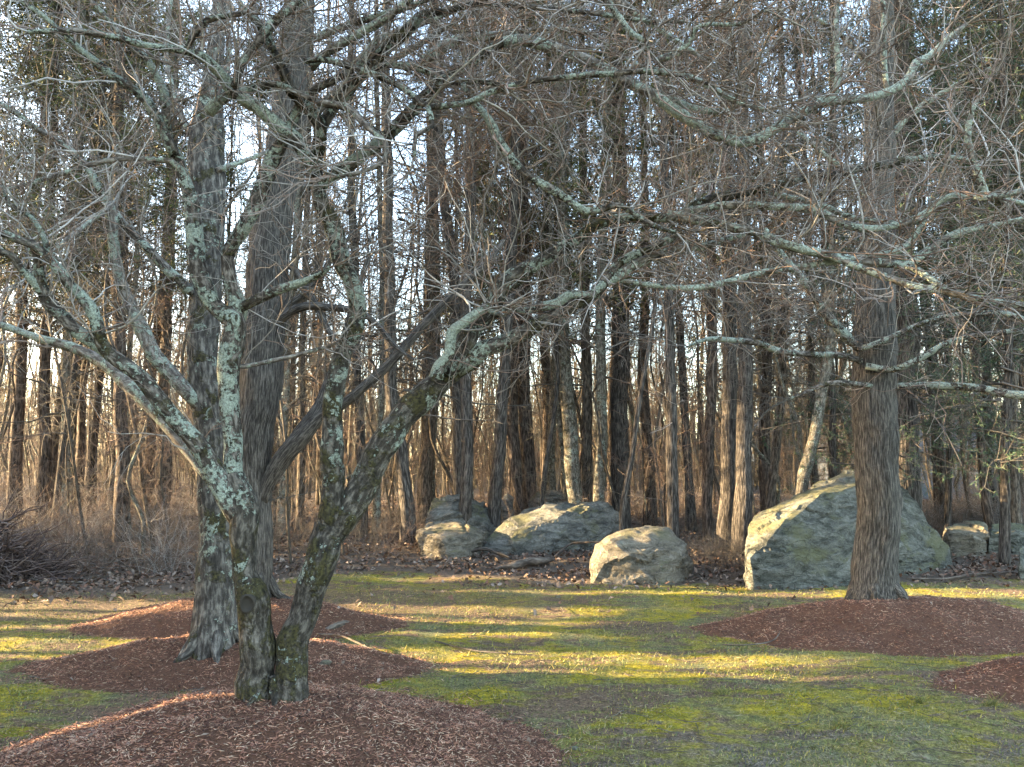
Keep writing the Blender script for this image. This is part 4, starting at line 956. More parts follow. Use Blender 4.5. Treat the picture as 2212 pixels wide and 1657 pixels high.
# traced forest trunks: (label, name, cat, [(u,v)...bottom to top], base distance, radius px, bark, crown)
BG = [
 ('dark split trunk leaning left, standing left of the boulder row', [(881, 1182), (876, 1080), (866, 980), (850, 900), (845, 760), (840, 560), (835, 300)], 14.6, 16, 'A', 'dead'),
 ('brown trunk behind the domed boulder, left of the double trunk', [(915, 1120), (918, 1050), (925, 900), (930, 700), (932, 500), (935, 200)], 18.0, 17, 'D', 'dead'),
 ('thin yellow-lit trunk hugging the brown trunk behind the domed boulder', [(934, 1110), (932, 1000), (940, 850), (945, 650), (940, 400)], 18.4, 8, 'C', 'sap'),
 ('left half of the close double trunk at the domed boulder', [(991, 1100), (990, 1000), (988, 880), (986, 700), (975, 560), (955, 400), (945, 150)], 16.0, 14, 'A', 'dense'),
 ('right half of the close double trunk, its foot before the domed boulder', [(1008, 1140), (1010, 1000), (1008, 880), (1006, 700), (1012, 560), (1018, 380), (1020, 100)], 14.6, 14, 'A', 'dense'),
 ('slanting dark ridged trunk between the domed and middle boulders', [(1066, 1140), (1070, 1080), (1080, 960), (1086, 850), (1094, 750), (1105, 600), (1112, 400), (1115, 150)], 15.3, 15, 'A', 'dense'),
 ('red-brown pine trunk right of the slanting trunk', [(1120, 1100), (1112, 1000), (1104, 880), (1110, 750), (1120, 600), (1120, 300)], 17.5, 15, 'B', 'pine'),
 ('second red-brown pine trunk, behind the left end of the middle boulder', [(1148, 1100), (1140, 960), (1132, 850), (1135, 700), (1130, 480), (1128, 200)], 17.8, 16, 'B', 'pine'),
 ('thin crooked dark stem just above the middle boulder', [(1172, 1095), (1180, 1000), (1196, 900), (1205, 820), (1200, 700)], 16.0, 6, 'A', 'sap'),
 ('bending grey trunk behind the middle boulder', [(1252, 1110), (1238, 1000), (1228, 880), (1220, 780), (1213, 690), (1215, 560), (1212, 350), (1205, 100)], 16.4, 17, 'C', 'dense'),
 ('pale forked trunk behind the top of the middle boulder', [(1232, 1100), (1220, 1000), (1205, 880), (1195, 700), (1190, 500)], 16.6, 7, 'C', 'sap'),
 ('grey-green trunk behind the middle boulder, close left of the smooth one', [(1272, 1100), (1268, 980), (1270, 850), (1265, 700), (1262, 500), (1258, 200)], 16.8, 12, 'D', 'dead'),
 ('smooth pale trunk rising behind the peak of the middle boulder', [(1293, 1110), (1297, 1000), (1297, 850), (1296, 700), (1302, 520), (1310, 300), (1315, 50)], 16.2, 13, 'C', 'dense'),
 ('stout dark grey trunk behind the right end of the middle boulder', [(1338, 1130), (1338, 1000), (1341, 850), (1343, 700), (1338, 500), (1335, 200)], 16.8, 21, 'A', 'pine'),
 ('thin dark stem leaning right between middle and small boulders', [(1345, 1110), (1360, 1010), (1373, 920), (1390, 820), (1408, 713), (1420, 620)], 12.2, 6, 'A', None),
 ('slim brown trunk behind the small tan boulder', [(1452, 1140), (1450, 1000), (1448, 880), (1446, 740), (1440, 560), (1436, 300)], 12.9, 13, 'A', 'dense'),
 ('red-brown pine trunk midway between small and largest boulders', [(1530, 1150), (1530, 1000), (1535, 850), (1538, 700), (1536, 500), (1530, 200)], 15.2, 12, 'B', 'pine'),
 ('broad grey trunk, left of the close pair beside the largest boulder', [(1573, 1170), (1576, 1000), (1577, 850), (1575, 700), (1572, 500), (1570, 200)], 13.8, 18, 'A', 'dense'),
 ('broad grey trunk, right of the close pair beside the largest boulder', [(1600, 1185), (1606, 1000), (1611, 850), (1611, 700), (1608, 500), (1606, 200)], 13.2, 18, 'A', 'dense'),
 ('brown trunk rising just left of the largest boulder', [(1664, 1110), (1672, 1000), (1686, 880), (1693, 700), (1690, 450), (1688, 150)], 15.3, 10, 'D', 'dead'),
 ('sunlit pale trunk leaning right behind the left slope of the largest boulder', [(1728, 1075), (1742, 1000), (1756, 940), (1768, 880), (1780, 820), (1790, 760), (1796, 640)], 13.0, 13, 'C', None),
 ('dark knobbly trunk behind the crest of the largest boulder', [(1802, 1060), (1798, 960), (1796, 850), (1792, 700), (1796, 500), (1800, 250)], 14.2, 9, 'A', 'dense'),
 ('big dark grey trunk behind and right of the straight ridged trunk', [(1958, 1120), (1955, 1000), (1958, 850), (1960, 700), (1955, 560), (1950, 380), (1945, 150)], 12.9, 28, 'A', 'hem'),
 ('slender pole trunk over the right shoulder of the largest boulder', [(2048, 1130), (2050, 1000), (2047, 880), (2045, 700), (2040, 500)], 15.5, 7, 'A', 'dead'),
 ('orange sunlit trunk near the right edge, behind the low boulders', [(2140, 1150), (2128, 1060), (2120, 980), (2112, 880), (2108, 700), (2105, 400)], 14.8, 9, 'B', 'pine'),
 ('slim dark trunk at the right edge before the long low boulder', [(2168, 1212), (2172, 1100), (2172, 960), (2178, 860), (2180, 700), (2178, 480)], 12.0, 10, 'A', 'hem'),
 ('brown trunk nearest the right edge, behind the slim dark one', [(2196, 1160), (2192, 1040), (2188, 940), (2190, 760), (2195, 480)], 14.5, 13, 'D', 'pine'),
 ('pale mottled trunk at the far left, above the brushy thicket', [(143, 1142), (143, 1050), (146, 950), (146, 850), (148, 740), (155, 620), (165, 420), (172, 150)], 16.2, 13, 'C', 'hard'),
 ('brown pine trunk left of the grey speckled trunk, in the thicket', [(262, 1150), (262, 1000), (262, 880), (258, 740), (254, 620), (255, 400), (258, 100)], 15.2, 15, 'B', 'pine'),
 ('mottled thin trunk twined beside the brown pine trunk in the left thicket', [(276, 1160), (272, 1050), (268, 950), (276, 830), (285, 700), (300, 500)], 15.6, 7, 'C', 'sap'),
 ('orange-lit trunk left of centre in the far left thicket', [(92, 1120), (95, 1000), (97, 880), (100, 760), (104, 600), (110, 400)], 16.5, 13, 'B', 'pine'),
 ('grey trunk high in the left woods, straight with a slight sway', [(352, 1130), (356, 1000), (352, 850), (362, 650), (372, 400), (376, 100)], 17.5, 13, 'D', 'dead'),
 ('dark slender trunk between the forking limb and the split trunk', [(783, 1120), (780, 1000), (775, 860), (768, 700), (762, 450), (758, 150)], 15.8, 11, 'A', 'hard'),
 ('pale slender trunk left of the split dark trunk', [(812, 1145), (815, 1030), (822, 900), (826, 740), (822, 480), (815, 200)], 16.3, 8, 'C', 'dead'),
 ('thin trunk seen between the ridged trunk and the right stem, farther left', [(610, 1110), (612, 980), (618, 850), (622, 700), (640, 480)], 16.0, 9, 'C', 'hard'),
 ('twin thin trunk seen between the ridged trunk and the right stem', [(648, 1110), (650, 980), (652, 850), (655, 700), (662, 450)], 17.0, 9, 'D', 'dead'),
 ('dark leaning trunk high in the middle, running up to the right', [(850, 900), (865, 700), (880, 560), (905, 420), (930, 260), (955, 80)], 12.0, 16, 'A', None),
]
for label, tr, Y0, rpx, bk, ck in BG[:-1]:
    b0 = P(tr[0][0], tr[0][1], Y0)
    x0 = b0.x; zb = gh(x0, Y0) - .1
    pts = [(x0, Y0, zb, rpx * Y0 / F * 1.25)]
    n = len(tr)
    for k, (u, v) in enumerate(tr):
        p = P(u, v, Y0)
        if p.z < zb + .25: continue
        pts.append((p.x, Y0, p.z, rpx * Y0 / F * (1.0 - .35 * k / n)))
    # carry on upwards to a real height
    p1, p2 = pts[-2], pts[-1]
    sl = (p2[0] - p1[0]) / max(.3, p2[2] - p1[2])
    H = 15.5 if ck != 'sap' and ck is not None else p2[2] + 1.5
    if H > p2[2] + .6:
        pts.append((p2[0] + sl * .6 * (H - p2[2]) * .5, Y0, (H + p2[2]) / 2, p2[3] * .7))
        pts.append((p2[0] + sl * .6 * (H - p2[2]), Y0, H, p2[3] * .3))
    path = catmull(pts, .22)
    for k in range(len(path)):
        q = Vector(path[k, :3]); path[k, :3] += np.array(noise.noise_vector(q * .9)) * path[k, 3] * .45
    base_ = Vector((x0, Y0, gh(x0, Y0)))
    me = limb_mesh('trunk', path, M['bg' + bk], 14, .06, base_)
    nm = {'pine': 'pine_tree', 'hem': 'hemlock_tree', 'sap': 'sapling', None: 'bare_tree'}.get(ck, 'forest_tree')
    top = path[-1]
    lean_y = math.atan2(top[0] - x0, top[2])
    o = thing(nm, label, 'tree', base_)
    obj('trunk', me, o)
    if ck:
        L = HV[ck]; j = random.randrange(len(L))
        c = obj('crown', L[j], o); sz = 1.0 if ck != 'sap' else .75
        c.scale = (sz, sz, sz); c.rotation_euler = Matrix.Rotation(lean_y, 3, 'Y').to_euler()
        c.rotation_euler = (Matrix.Rotation(lean_y, 3, 'Y') @ Matrix.Rotation(random.uniform(0, 6.28), 3, 'Z')).to_euler()
        tag(c, kind='stuff')
        if (ck, j) in NEED:
            f = obj('foliage', NEED[(ck, j)], o); f.scale = c.scale; f.rotation_euler = c.rotation_euler; tag(f, kind='stuff')

# the wood behind: whole bands of alike trees
random.seed(31)
SHORT = ['the dark split trunk', 'the trunk behind the domed boulder', None, 'the close double trunk', None, 'the slanting dark ridged trunk', 'the first red-brown pine', 'the second red-brown pine',
         'the thin crooked dark stem', 'the bending grey trunk', None, 'the grey-green trunk', 'the smooth pale trunk', 'the stout dark grey trunk', None, 'the slim brown trunk', 'the pine midway between boulders',
         'the close broad grey pair', None, 'the trunk by the largest boulder', 'the sunlit leaning trunk', 'the dark knobbly trunk', 'the big dark grey trunk', 'the slender pole trunk', 'the orange sunlit trunk',
         'the slim dark right-edge trunk', None, 'the pale mottled trunk', 'the brown pine of the thicket', None, 'the orange-lit thicket trunk', 'the swaying grey trunk', 'the dark trunk by the fork', 'the pale trunk by the fork',
         None, 'the twin thin trunk', None]
LM = [(tr[0][0], nm_) for (lb, tr, *_), nm_ in zip(BG, SHORT) if nm_] + [(460, 'the grey speckled trunk'), (1893, 'the straight ridged trunk')]
def where(x, y):
    u = CX + F * x / y
    if u < 0: return 'far left, near the picture edge'
    if u > 2212: return 'far right, near the picture edge'
    m = min(LM, key=lambda q: abs(q[0] - u))
    return ('well ' if abs(u - m[0]) > 22 else '') + ('left of ' if u < m[0] else 'right of ') + m[1]
def zone(x, y):
    u = CX + F * x / y
    if u < 560: return 'left'
    if u < 900: return 'gap'
    if u < 1500: return 'mid'
    return 'right'
ZL = {'left': 'in the left woods behind the thicket', 'gap': 'in the woods seen past the forked limb', 'mid': 'in the woods behind the boulder row', 'right': 'in the woods behind the largest boulder'}
placed = [(P(tr[0][0], tr[0][1], Y0).x, Y0) for _, tr, Y0, *_ in BG]
def try_place(y, x, dmin):
    for (a, b2) in placed:
        if (a - x) ** 2 + (b2 - y) ** 2 < dmin * dmin: return False
    placed.append((x, y)); return True
cnt = 0
KINDS_ = [('tall_pine', 'tall_pine'),]
while cnt < 74:
    y = random.uniform(15, 42); x = random.uniform(-1, 1) * (y * .72 + 1.0)
    if not try_place(y, x, .9): continue
    zn = zone(x, y)
    r_ = random.random()
    pine_p = {'left': .24, 'gap': .06, 'mid': .18, 'right': .34}[zn]
    if r_ < pine_p: ck, tk, nm, wd_ = 'pine', random.choice('BBA'), 'pine_tree', 'distant pine trunk with high dark foliage'
    elif r_ < pine_p + .2: ck, tk, nm, wd_ = 'dead', random.choice('AD'), 'forest_tree', 'distant dark trunk with thin dead side branches'
    else: ck, tk, nm, wd_ = 'hard', random.choice('ACD'), 'bare_tree', 'distant leafless trunk with rising branches'; ck = random.choice(['hard', 'dense'])
    rad_ = random.uniform(.05, .125); ht_ = random.uniform(.85, 1.1); ln_ = (random.gauss(0, .02), random.gauss(0, .03))
    adj = {'pine': 'pine', 'dead': 'dark twiggy', 'hard': 'leafless', 'dense': 'densely twigged'}[ck]
    lab_ = ('slim ' if rad_ < .11 else 'thick ') + adj + (' trunk leaning left, ' if ln_[1] < -.035 else ' trunk leaning right, ' if ln_[1] > .035 else ' trunk, ') + ('near, ' if y < 22 else 'midway, ' if y < 32 else 'far, ') + where(x, y)
    forest_tree(nm, lab_, 'tree', x, y, rad_, tk, ck, ht_, ln_, group=wd_.split(' with')[0] + 's ' + ZL[zn])
    cnt += 1
cnt = 0
while cnt < 215:
    y = random.uniform(12.2, 36); x = random.uniform(-1, 1) * (y * .72 + .6)
    if -2.6 < x < -.6 and y < 13.5: continue
    if 2.4 < x < 9.5 and y < 14.0: continue
    if -1.9 < x < 2.6 and y < 15.8: continue
    if not try_place(y, x, .35): continue
    zn = zone(x, y)
    rad_ = random.uniform(.016, .045); ht_ = random.uniform(.5, 1.0); ln_ = (random.gauss(0, .05), random.gauss(0, .10))
    lab_ = ('short ' if ht_ < .75 else 'tall ') + ('hair-thin ' if rad_ < .03 else 'pole-thick ') + ('left-leaning' if ln_[1] < -.05 else 'right-leaning' if ln_[1] > .05 else 'upright') + ' sapling, ' + ('near, ' if y < 18 else 'midway, ' if y < 26 else 'far, ') + where(x, y)
    forest_tree('sapling', lab_, 'sapling', x, y, rad_, 'S', 'sap', ht_, ln_, group='saplings ' + ZL[zn])
    cnt += 1
# hemlocks with low green boughs at the right, pines high on the left
for (u, Y0, s, lab) in [(2140, 16.5, .9, 'dark green hemlock with drooping boughs near the right edge'), (2290, 18.5, 1.0, 'hemlock whose boughs reach in from the right edge'), (1760, 19, 1.1, 'hemlock foliage behind the crest of the largest boulder')]:
    x = (u - CX) / F * Y0
    forest_tree('hemlock_tree', lab, 'tree', x, Y0, .1, 'A', 'hem', s)
for (u, Y0, s, lab) in [(40, 17, 1.0, 'bushy pine at the far left with olive foliage'), (330, 20, 1.05, 'bushy pine behind the limb of the grey speckled trunk'), (180, 24, 1.1, 'bushy pine between the two far left trunks, farther off'),
                        (1400, 18, 1.0, 'bushy pine high behind the small tan boulder'), (1660, 17, 1.05, 'bushy pine high behind the close grey pair of trunks'), (2020, 18, 1.05, 'bushy pine right of the big dark grey trunk'), (1180, 20, 1.0, 'bushy pine high behind the middle boulder')]:
    x = (u - CX) / F * Y0
    forest_tree('pine_tree', lab, 'tree', x, Y0, .14, 'B', 'pine', s)

# ------------------------------------------------------------------ undergrowth
def bramble(seed, n, spread, h, mat):
    g = np.random.default_rng(seed)
    st = np.stack([g.normal(0, spread, n), g.normal(0, spread, n), np.full(n, -.03)], 1)
    d = np.stack([g.normal(0, .4, n), g.normal(0, .4, n), np.ones(n)], 1)
    p1, r1 = grow(st, d, g.uniform(.6, 1, n) * h, g.uniform(.003, .007, n), 8, .16, -.02, g, .4)
    A = Acc(); A.add(*tubes(p1, r1, 3))
    s, dd, r, _ = spawn(p1, r1, 5, g, .9, .15)
    p2, r2 = grow(s, dd, g.uniform(.2, .7, len(s)), r * .7, 5, .22, -.04, g, .5); A.add(*tubes(p2, r2, 3))
    s, dd, r, _ = spawn(p2, r2, 2, g, .9, .15)
    p3, r3 = grow(s, dd, g.uniform(.1, .3, len(s)), r * .7, 3, .22, -.04, g, .5); A.add(*tubes(p3, r3, 3))
    return A.mesh('stems', mat)
BR = [bramble(200, 26, .35, 1.7, M['twigbr']), bramble(201, 22, .4, 1.3, M['twigdk']), bramble(202, 30, .3, 2.2, M['twigfine']), bramble(203, 24, .45, 1.0, M['twigdk'])]
random.seed(77)
def shrub(x, y, k, s, lab, grp):
    o = obj('bare_shrub', BR[k], None, (x, y, gh(x, y))); o.scale = (s, s, s * random.uniform(.8, 1.15)); o.rotation_euler = (0, 0, random.uniform(0, 6.28))
    kn = {0: 'reddish', 1: 'dark arching', 2: 'tall brown', 3: 'low dark'}[k]
    tag(o, kn + ' bare brush, ' + ('squat, ' if s < .55 else 'small, ' if s < .68 else 'large, ' if s < .82 else 'big, ') + ('near the lawn, ' if y < 14 else 'midway back, ' if y < 17 else 'deep back, ' if y < 22 else 'far off, ') + where(x, y), 'shrub', grp)
for i in range(85):
    y = random.uniform(11.2, 21); u = random.uniform(-60, 540); x = (u - CX) / F * y
    shrub(x, y, random.choice([0, 1, 1, 2, 3]), random.uniform(.55, .95), 'tangled leafless brush in the thicket on the left', 'bare shrubs of the left thicket')
for i in range(22):
    y = random.uniform(13.5, 20); u = random.uniform(560, 900); x = (u - CX) / F * y
    shrub(x, y, random.choice([0, 1, 3]), random.uniform(.4, .75), 'low leafless brush beside the path past the forked limb', 'bare shrubs beside the path')
for i in range(42):
    y = random.uniform(16.2, 24); u = random.uniform(900, 1640); x = (u - CX) / F * y
    shrub(x, y, random.choice([0, 0, 1, 2, 3]), random.uniform(.45, .9), 'leafless brush among the trunks behind the boulder row', 'bare shrubs behind the boulder row')
for i in range(9):
    y = random.uniform(11.4, 12.9); u = random.uniform(1480, 1600); x = (u - CX) / F * y
    shrub(x, y, random.choice([1, 3]), random.uniform(.35, .6), 'brush filling the gap between the small and largest boulders', 'bare shrubs in the boulder gap')
for i in range(40):
    y = random.uniform(14.2, 21); u = random.uniform(2000, 2260); x = (u - CX) / F * y
    shrub(x, y, random.choice([0, 1, 2, 3]), random.uniform(.5, .95), 'leafless brush among trunks right of the largest boulder', 'bare shrubs right of the largest boulder')

for i in range(60):
    y = random.uniform(22, 36); u = random.uniform(-40, 2250); x = (u - CX) / F * y
    shrub(x, y, random.choice([0, 1, 2, 3]), random.uniform(.7, 1.1), '', 'bare shrubs deep in the woods')

# brush pile at the far left
bp = thing('brush_pile', 'dark heap of uprooted sticks and roots at the left edge of the lawn', 'brush pile', (P(-30, 1200, 10.8).x, 10.8, gh(-7, 10.8)))
g = np.random.default_rng(55)
n = 1300
a = g.uniform(0, 2 * math.pi, n); rr = np.sqrt(g.uniform(0, 1, n)) * 1.0
st = np.stack([rr * np.cos(a) * 1.0, rr * np.sin(a) * .7, (1 - rr) * 1.1 * g.uniform(0, 1, n) ** .6], 1)
d = np.stack([np.cos(a), np.sin(a) * .6, g.uniform(-.5, .5, n)], 1) + g.normal(0, .5, (n, 3))
p, r = grow(st, d, g.uniform(.2, .9, n), g.uniform(.004, .02, n), 6, .2, 0, g, .3); p[:, :, 2] = np.maximum(p[:, :, 2], .01)
A = Acc(); A.add(*tubes(p, r, 4)); tag(obj('sticks', A.mesh('sticks', M['twigpile']), bp), kind='stuff'); bp.scale = (.85, .85, .9)
bm = bmesh.new(); bmesh.ops.create_icosphere(bm, subdivisions=4, radius=1)
for v in bm.verts:
    f = 1 + .25 * noise.noise(v.co * 2.5) + .12 * noise.noise(v.co * 7)
    v.co = Vector((v.co.x * .62 * f, v.co.y * .4 * f, v.co.z * .5 * f))
me = bpy.data.meshes.new('root_mass'); bm.to_mesh(me); bm.free()
em, t, b = new_mat('dark_earth', 1.0); vec = N(t, 'ShaderNodeTexCoord').outputs['Object']
t.links.new(mix(t, noise_n(t, vec, 20, 5, .75), (.012, .009, .008), (.09, .06, .055)), b.inputs['Base Color']); bump(t, b, noise_n(t, vec, 14, 5, .7), 1, .08)
me.materials.append(em); obj('root_mass', me, bp)

# ------------------------------------------------------------------ fallen wood, roots, stones
def stick(name, label, cat, L, mat, sides=8, group=None, rough=.08):
    pts = []
    for (u, v, r, h) in L:
        p = G(u, v, h); pts.append((p.x, p.y, p.z + gh(p.x, p.y), r * p.y / F))
    path = catmull(pts, .05)
    base_ = Vector(pts[0][:3])
    o = obj(name, limb_mesh(name, path, mat, sides, rough, base_), None, base_)
    return tag(o, label, cat, group)
stick('fallen_log', 'weathered log lying on red leaves before the middle boulder', 'log', [(1196, 1216, 3, .06), (1175, 1217, 8, .08), (1140, 1218, 8.5, .09), (1112, 1222, 8, .09), (1090, 1226, 5, .06), (1070, 1232, 3.5, .03), (1052, 1240, 2, .02)], M['stick'], 10)
stick('fallen_branch', 'thin pale branch arching from the log to the small tan boulder', 'branch', [(1200, 1212, 2.4, .05), (1230, 1190, 2.4, .15), (1260, 1184, 2.2, .25), (1295, 1180, 1.6, .3)], M['stick'], 6)
stick('fallen_branch', 'dark gnarled branch in front of the undercut boulder', 'branch', [(1105, 1214, 3, .05), (1075, 1203, 4, .12), (1045, 1196, 4, .16), (1010, 1204, 3, .08), (985, 1214, 2, .03)], M['bgA'], 7)
stick('fallen_branch', 'thin bare pale stick on the far lawn edge at left', 'branch', [(45, 1254, 2.2, .02), (110, 1258, 2.5, .03), (180, 1262, 2.2, .02), (262, 1273, 1.3, .02)], M['stick'], 6)
stick('fallen_branch', 'shorter stick crossing the pale one at the left lawn edge', 'branch', [(55, 1250, 1.8, .04), (95, 1264, 2.0, .03), (135, 1270, 1.2, .02)], M['stick'], 6)
stick('tree_root', 'knobbly root end emerging from the mulch right of the forked trunk', 'root', [(680, 1366, 2, .02), (705, 1362, 5, .04), (728, 1352, 8, .06), (750, 1349, 7, .05), (775, 1351, 4, .03), (810, 1356, 2, .01)], M['stick'], 10)
stick('fallen_branch', 'long thin stick lying across the mulch right of the forked trunk', 'branch', [(685, 1370, 2, .05), (740, 1378, 2.2, .06), (800, 1398, 2, .06), (850, 1418, 1.5, .05)], M['stick'], 6)
stick('fallen_branch', 'long branch on the leaf litter right of the straight ridged trunk', 'branch', [(1960, 1250, 2, .04), (2040, 1248, 2.5, .05), (2110, 1246, 2.5, .04), (2190, 1240, 1.5, .04)], M['stick'], 6)
stick('fallen_branch', 'curved bare twig on the left face of the right mulch mound', 'branch', [(1560, 1384, 1.3, .03), (1620, 1388, 1.5, .03), (1670, 1375, 1.5, .05), (1690, 1350, 1.2, .1)], M['stick'], 6)
stick('fallen_branch', 'pale short stick standing slanted on the front mulch mound', 'branch', [(1050, 1600, 1.6, .06), (1075, 1628, 1.8, .04), (1100, 1652, 1.6, .02)], M['straw'] if False else M['stick'], 6)
stick('fallen_branch', 'long dark twig on the moss right of the back mounds', 'branch', [(940, 1385, 1.5, .02), (1010, 1395, 1.6, .03), (1080, 1408, 1.5, .02), (1150, 1412, 1, .02)], M['bgA'], 5)
def pebble(u, v, s, label, mat):
    p = G(u, v, .02); bm = bmesh.new(); bmesh.ops.create_icosphere(bm, subdivisions=3, radius=s)
    for vv in bm.verts:
        vv.co = Vector((vv.co.x * 1.3, vv.co.y, vv.co.z * .65)) * (1 + .3 * noise.noise(vv.co / s * 1.1 + Vector((u, v, 0))))
    me = bpy.data.meshes.new('stone'); bm.to_mesh(me); bm.free(); me.materials.append(mat)
    return tag(obj('stone', me, None, (p.x, p.y, top_z(p.x, p.y) + s * .2)), label, 'stone')
pebble(702, 1463, .035, 'small pinkish stone at the right foot of the left mulch mound', M['rock2'])
pebble(1240, 1612, .018, 'tiny pale stone at the right tip of the front mulch mound', M['rock3'])
pebble(1205, 1287, .03, 'small white stone on the worn ground before the small boulder', M['rock3'])
pebble(985, 1222, .03, 'pale stone chip at the foot of the undercut boulder', M['rock3'])

# grass tufts
def tuft(u, v, s, label):
    p = G(u, v); g = np.random.default_rng(int(u)); n = 60
    a = g.uniform(0, 6.28, n); st = np.stack([g.normal(0, .03, n), g.normal(0, .02, n), np.zeros(n)], 1)
    d = np.stack([np.cos(a), np.sin(a), g.uniform(.8, 2.2, n)], 1)
    p1, r1 = grow(st, d, g.uniform(.4, 1, n) * s, np.full(n, .0016), 4, .08, -.12, g, .2)
    A = Acc(); A.add(*tubes(p1, r1, 3))
    tag(obj('grass_tuft', A.mesh('grass_tuft', M['blades']), None, (p.x, p.y, top_z(p.x, p.y))), label, 'grass tuft', 'grass tufts')
tuft(1990, 1524, .12, 'pale grass tuft in the shaded lawn, below the right edge mound')
tuft(2145, 1530, .13, 'grass tuft nearest the right edge, below the mulch')
tuft(1820, 1575, .10, 'dull green tuft in the middle of the shaded lawn')
tuft(1560, 1500, .09, 'small tuft between front mound and right edge mound')
tuft(390, 1520, .12, 'lone thin upright blades left of the two-stemmed tree')

# ------------------------------------------------------------------ houses far behind
def boxbm(bm, x0, x1, y0, y1, z0, z1):
    vs = [bm.verts.new(v) for v in ((x0, y0, z0), (x1, y0, z0), (x1, y1, z0), (x0, y1, z0), (x0, y0, z1), (x1, y0, z1), (x1, y1, z1), (x0, y1, z1))]
    for f in ((0, 3, 2, 1), (4, 5, 6, 7), (0, 1, 5, 4), (1, 2, 6, 5), (2, 3, 7, 6), (3, 0, 4, 7)): bm.faces.new([vs[i] for i in f])
def simple(name, col, rough=.7):
    m, t, b = new_mat(name, rough); vec = N(t, 'ShaderNodeTexCoord').outputs['Object']
    t.links.new(mix(t, noise_n(t, vec, 3, 5), tuple(c * .8 for c in col), tuple(c * 1.15 for c in col)), b.inputs['Base Color']); return m
M['siding'] = simple('blue_grey_siding', (.10, .12, .15)); M['brick'] = simple('red_siding', (.13, .055, .045)); M['roofm'] = simple('grey_shingles', (.09, .09, .095))
M['trim'] = simple('white_trim', (.25, .25, .25)); M['pane'] = simple('window_pane', (.03, .035, .04), .15)
def house(label, u, Y, W, H, mat):
    x = (u - CX) / F * Y
    o = thing('house', label, 'house', (x, Y, gh(x, Y)), group='houses beyond the woods')
    bm = bmesh.new(); boxbm(bm, -W / 2, W / 2, 0, 7, 0, H); me = bpy.data.meshes.new('wall'); bm.to_mesh(me); bm.free(); me.materials.append(mat); obj('wall', me, o)
    bm = bmesh.new()
    vs = [bm.verts.new(v) for v in ((-W / 2 - .4, -.5, H), (W / 2 + .4, -.5, H), (W / 2 + .4, 7.5, H), (-W / 2 - .4, 7.5, H), (-W / 2 - .4, 3.5, H + 2.4), (W / 2 + .4, 3.5, H + 2.4))]
    for f in ((0, 1, 5, 4), (2, 3, 4, 5), (0, 4, 3), (1, 2, 5), (0, 3, 2, 1)): bm.faces.new([vs[i] for i in f])
    me = bpy.data.meshes.new('roof'); bm.to_mesh(me); bm.free(); me.materials.append(M['roofm']); obj('roof', me, o)
    for wx in np.arange(-W / 2 + 1.2, W / 2 - .6, 2.4):
        bm = bmesh.new(); boxbm(bm, -.5, .5, -.06, -.003, 0, 1.25); me = bpy.data.meshes.new('window'); bm.to_mesh(me); bm.free(); me.materials.append(M['trim']); wn = obj('window', me, o, (wx, 0, 1.0))
        bm = bmesh.new(); boxbm(bm, -.4, .4, -.075, -.062, .1, 1.15); me = bpy.data.meshes.new('pane'); bm.to_mesh(me); bm.free(); me.materials.append(M['pane']); obj('pane', me, wn)
house('blue-grey house glimpsed between trunks behind the largest boulder', 1765, 52, 7, 2.4, M['siding'])
house('dark blue-grey shed glimpsed right of the largest boulder', 2010, 30, 4.5, 1.9, M['siding'])

# far wood edge beyond the houses
tw_ = Acc(); g = np.random.default_rng(91)
n = 3300
Yv = g.uniform(38, 78, n); Xv = g.uniform(-.75, .75, n) * Yv
st = np.stack([Xv, Yv, np.zeros(n)], 1); d = np.stack([g.normal(0, .08, n), g.normal(0, .08, n), np.ones(n)], 1)
p, r = grow(st, d, g.uniform(3, 11, n), g.uniform(.03, .11, n), 4, .06, .0, g, .3); tw_.add(*tubes(p, r, 3))
s, dd, rr_, _ = spawn(p, r, 5, g, .8, .25, .2); p, r = grow(s, dd, g.uniform(1.0, 3.4, len(s)), np.maximum(rr_ * .35, .014), 2, .2, .05, g, .5); tw_.add(*tubes(p, r, 3))
tag(obj('far_woods', tw_.mesh('far_woods', M['twigol'])), label='far-off bare woods beyond the houses, reading as one brown mass', cat='woods', kind='stuff')

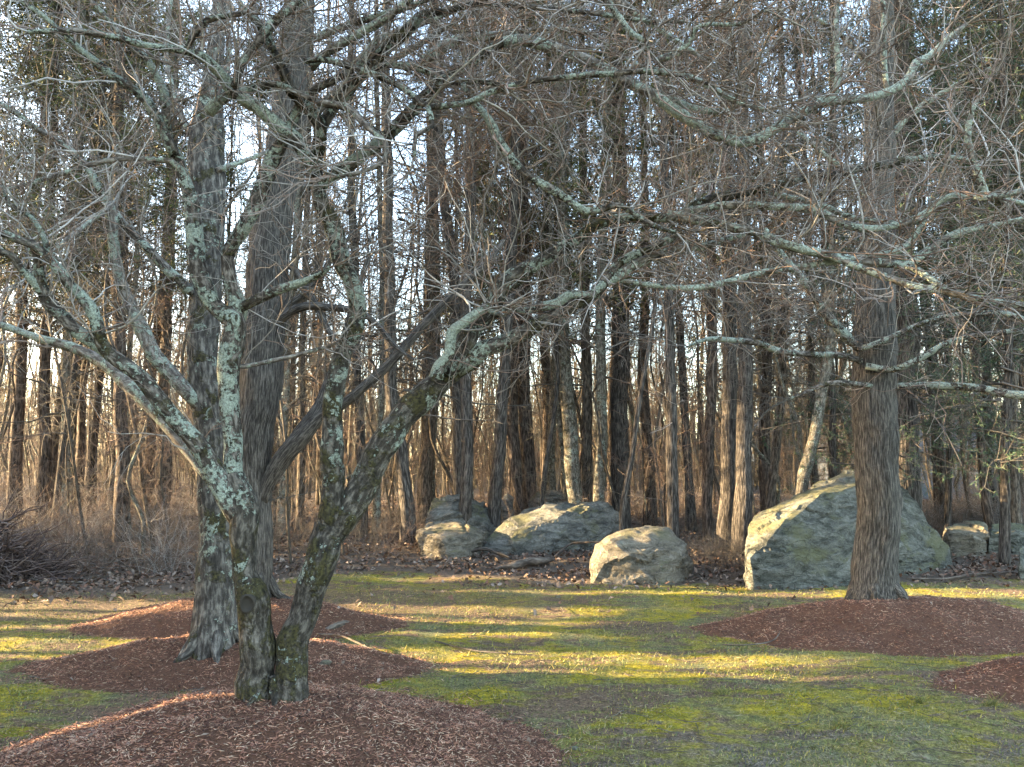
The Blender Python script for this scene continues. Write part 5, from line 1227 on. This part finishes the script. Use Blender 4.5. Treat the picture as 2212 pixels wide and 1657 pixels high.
# ------------------------------------------------------------------ unseen evergreens beyond the left edge, spaced and shaped to shade the lawn
g = np.random.default_rng(300)
def evergreen_mesh(seed, H, R):
    g = np.random.default_rng(seed); n = 26000
    z = H * g.uniform(0, 1, n) ** 1.0; a = g.uniform(0, 2 * math.pi, n)
    rr = R * np.minimum(1, (1.02 - z / H) * 2.2) * np.sqrt(g.uniform(.25, 1, n))
    c = np.stack([rr * np.cos(a), rr * np.sin(a), z], 1); s = g.uniform(.08, .22, n)[:, None]
    e1 = g.normal(0, 1, (n, 3)); e1 /= np.linalg.norm(e1, axis=1, keepdims=True); e2 = np.cross(e1, g.normal(0, 1, (n, 3))); e2 /= np.linalg.norm(e2, axis=1, keepdims=True)
    V = np.stack([c - e1 * s, c + e1 * s * .3 + e2 * s, c + e1 * s - e2 * s * .5], 1).reshape(-1, 3)
    return mesh_np('foliage', V, [np.arange(n * 3).reshape(n, 3)], M['needleb'])
EV = evergreen_mesh(1, 15, 1.0)
XE = -17.0
def evergreen(y0, y1, h=1.0):
    yc, rad = (y0 + y1) / 2, (y1 - y0) / 2
    o = thing('shade_evergreen_tree', 'dense unseen evergreen beyond the left edge of the lawn, placed for its shade', 'tree', (XE, yc, 0), group='unseen shade evergreens outside the left edge')
    f = obj('foliage', EV, o); f.scale = (1.1, rad, h); tag(f, kind='stuff')
    tr = obj('trunk', TR['A'][0], o); tr.scale = (1.4, 1.4, .8 * h)
LANES = [(-12, -9), (-9.1, -6), (-6.1, -3.5), (-3.6, -1), (-1.1, 1.5), (1.4, 4.0), (3.9, 5.38), (5.52, 6.02), (6.2, 7.32), (8.2, 8.5), (8.95, 9.15), (10.2, 11.1), (13.4, 13.7)]  # spans of the unseen row; gaps between them let sun bands onto the lawn
for a, b2 in LANES: evergreen(a, b2)
for a, b2, h_ in ((11.0, 12.25, .30), (12.1, 13.4, .29), (16.0, 17.0, .7), (19.6, 21.0, .8)): evergreen(a, b2, h_)  # added to shade the boulder feet and the left woods
def tall_shade_evergreen(y0, y1, z0):  # added crowns raised off the ground, blocking the sun above the gaps
    o = thing('shade_evergreen_tree', 'tall unseen evergreen with a bare lower trunk, added beyond the left edge to block sun', 'tree', (XE - 1.6, (y0 + y1) / 2, 0), group='unseen shade evergreens outside the left edge')
    f = obj('foliage', EV, o, (0, 0, z0)); f.scale = (1.1, (y1 - y0) / 2, .95); tag(f, kind='stuff')
    tr = obj('trunk', TR['A'][1], o); tr.scale = (.9, .9, .6)
tall_shade_evergreen(5.75, 6.45, 3.45); tall_shade_evergreen(7.2, 8.3, 4.75); tall_shade_evergreen(8.3, 9.2, 4.35); tall_shade_evergreen(9.1, 10.3, 4.4)
for a in (11.2, 13.6, 16.4, 19.4): tall_shade_evergreen(a, a + 1.9, 7.8)  # added higher crowns, keeping direct sun off the upper canopy
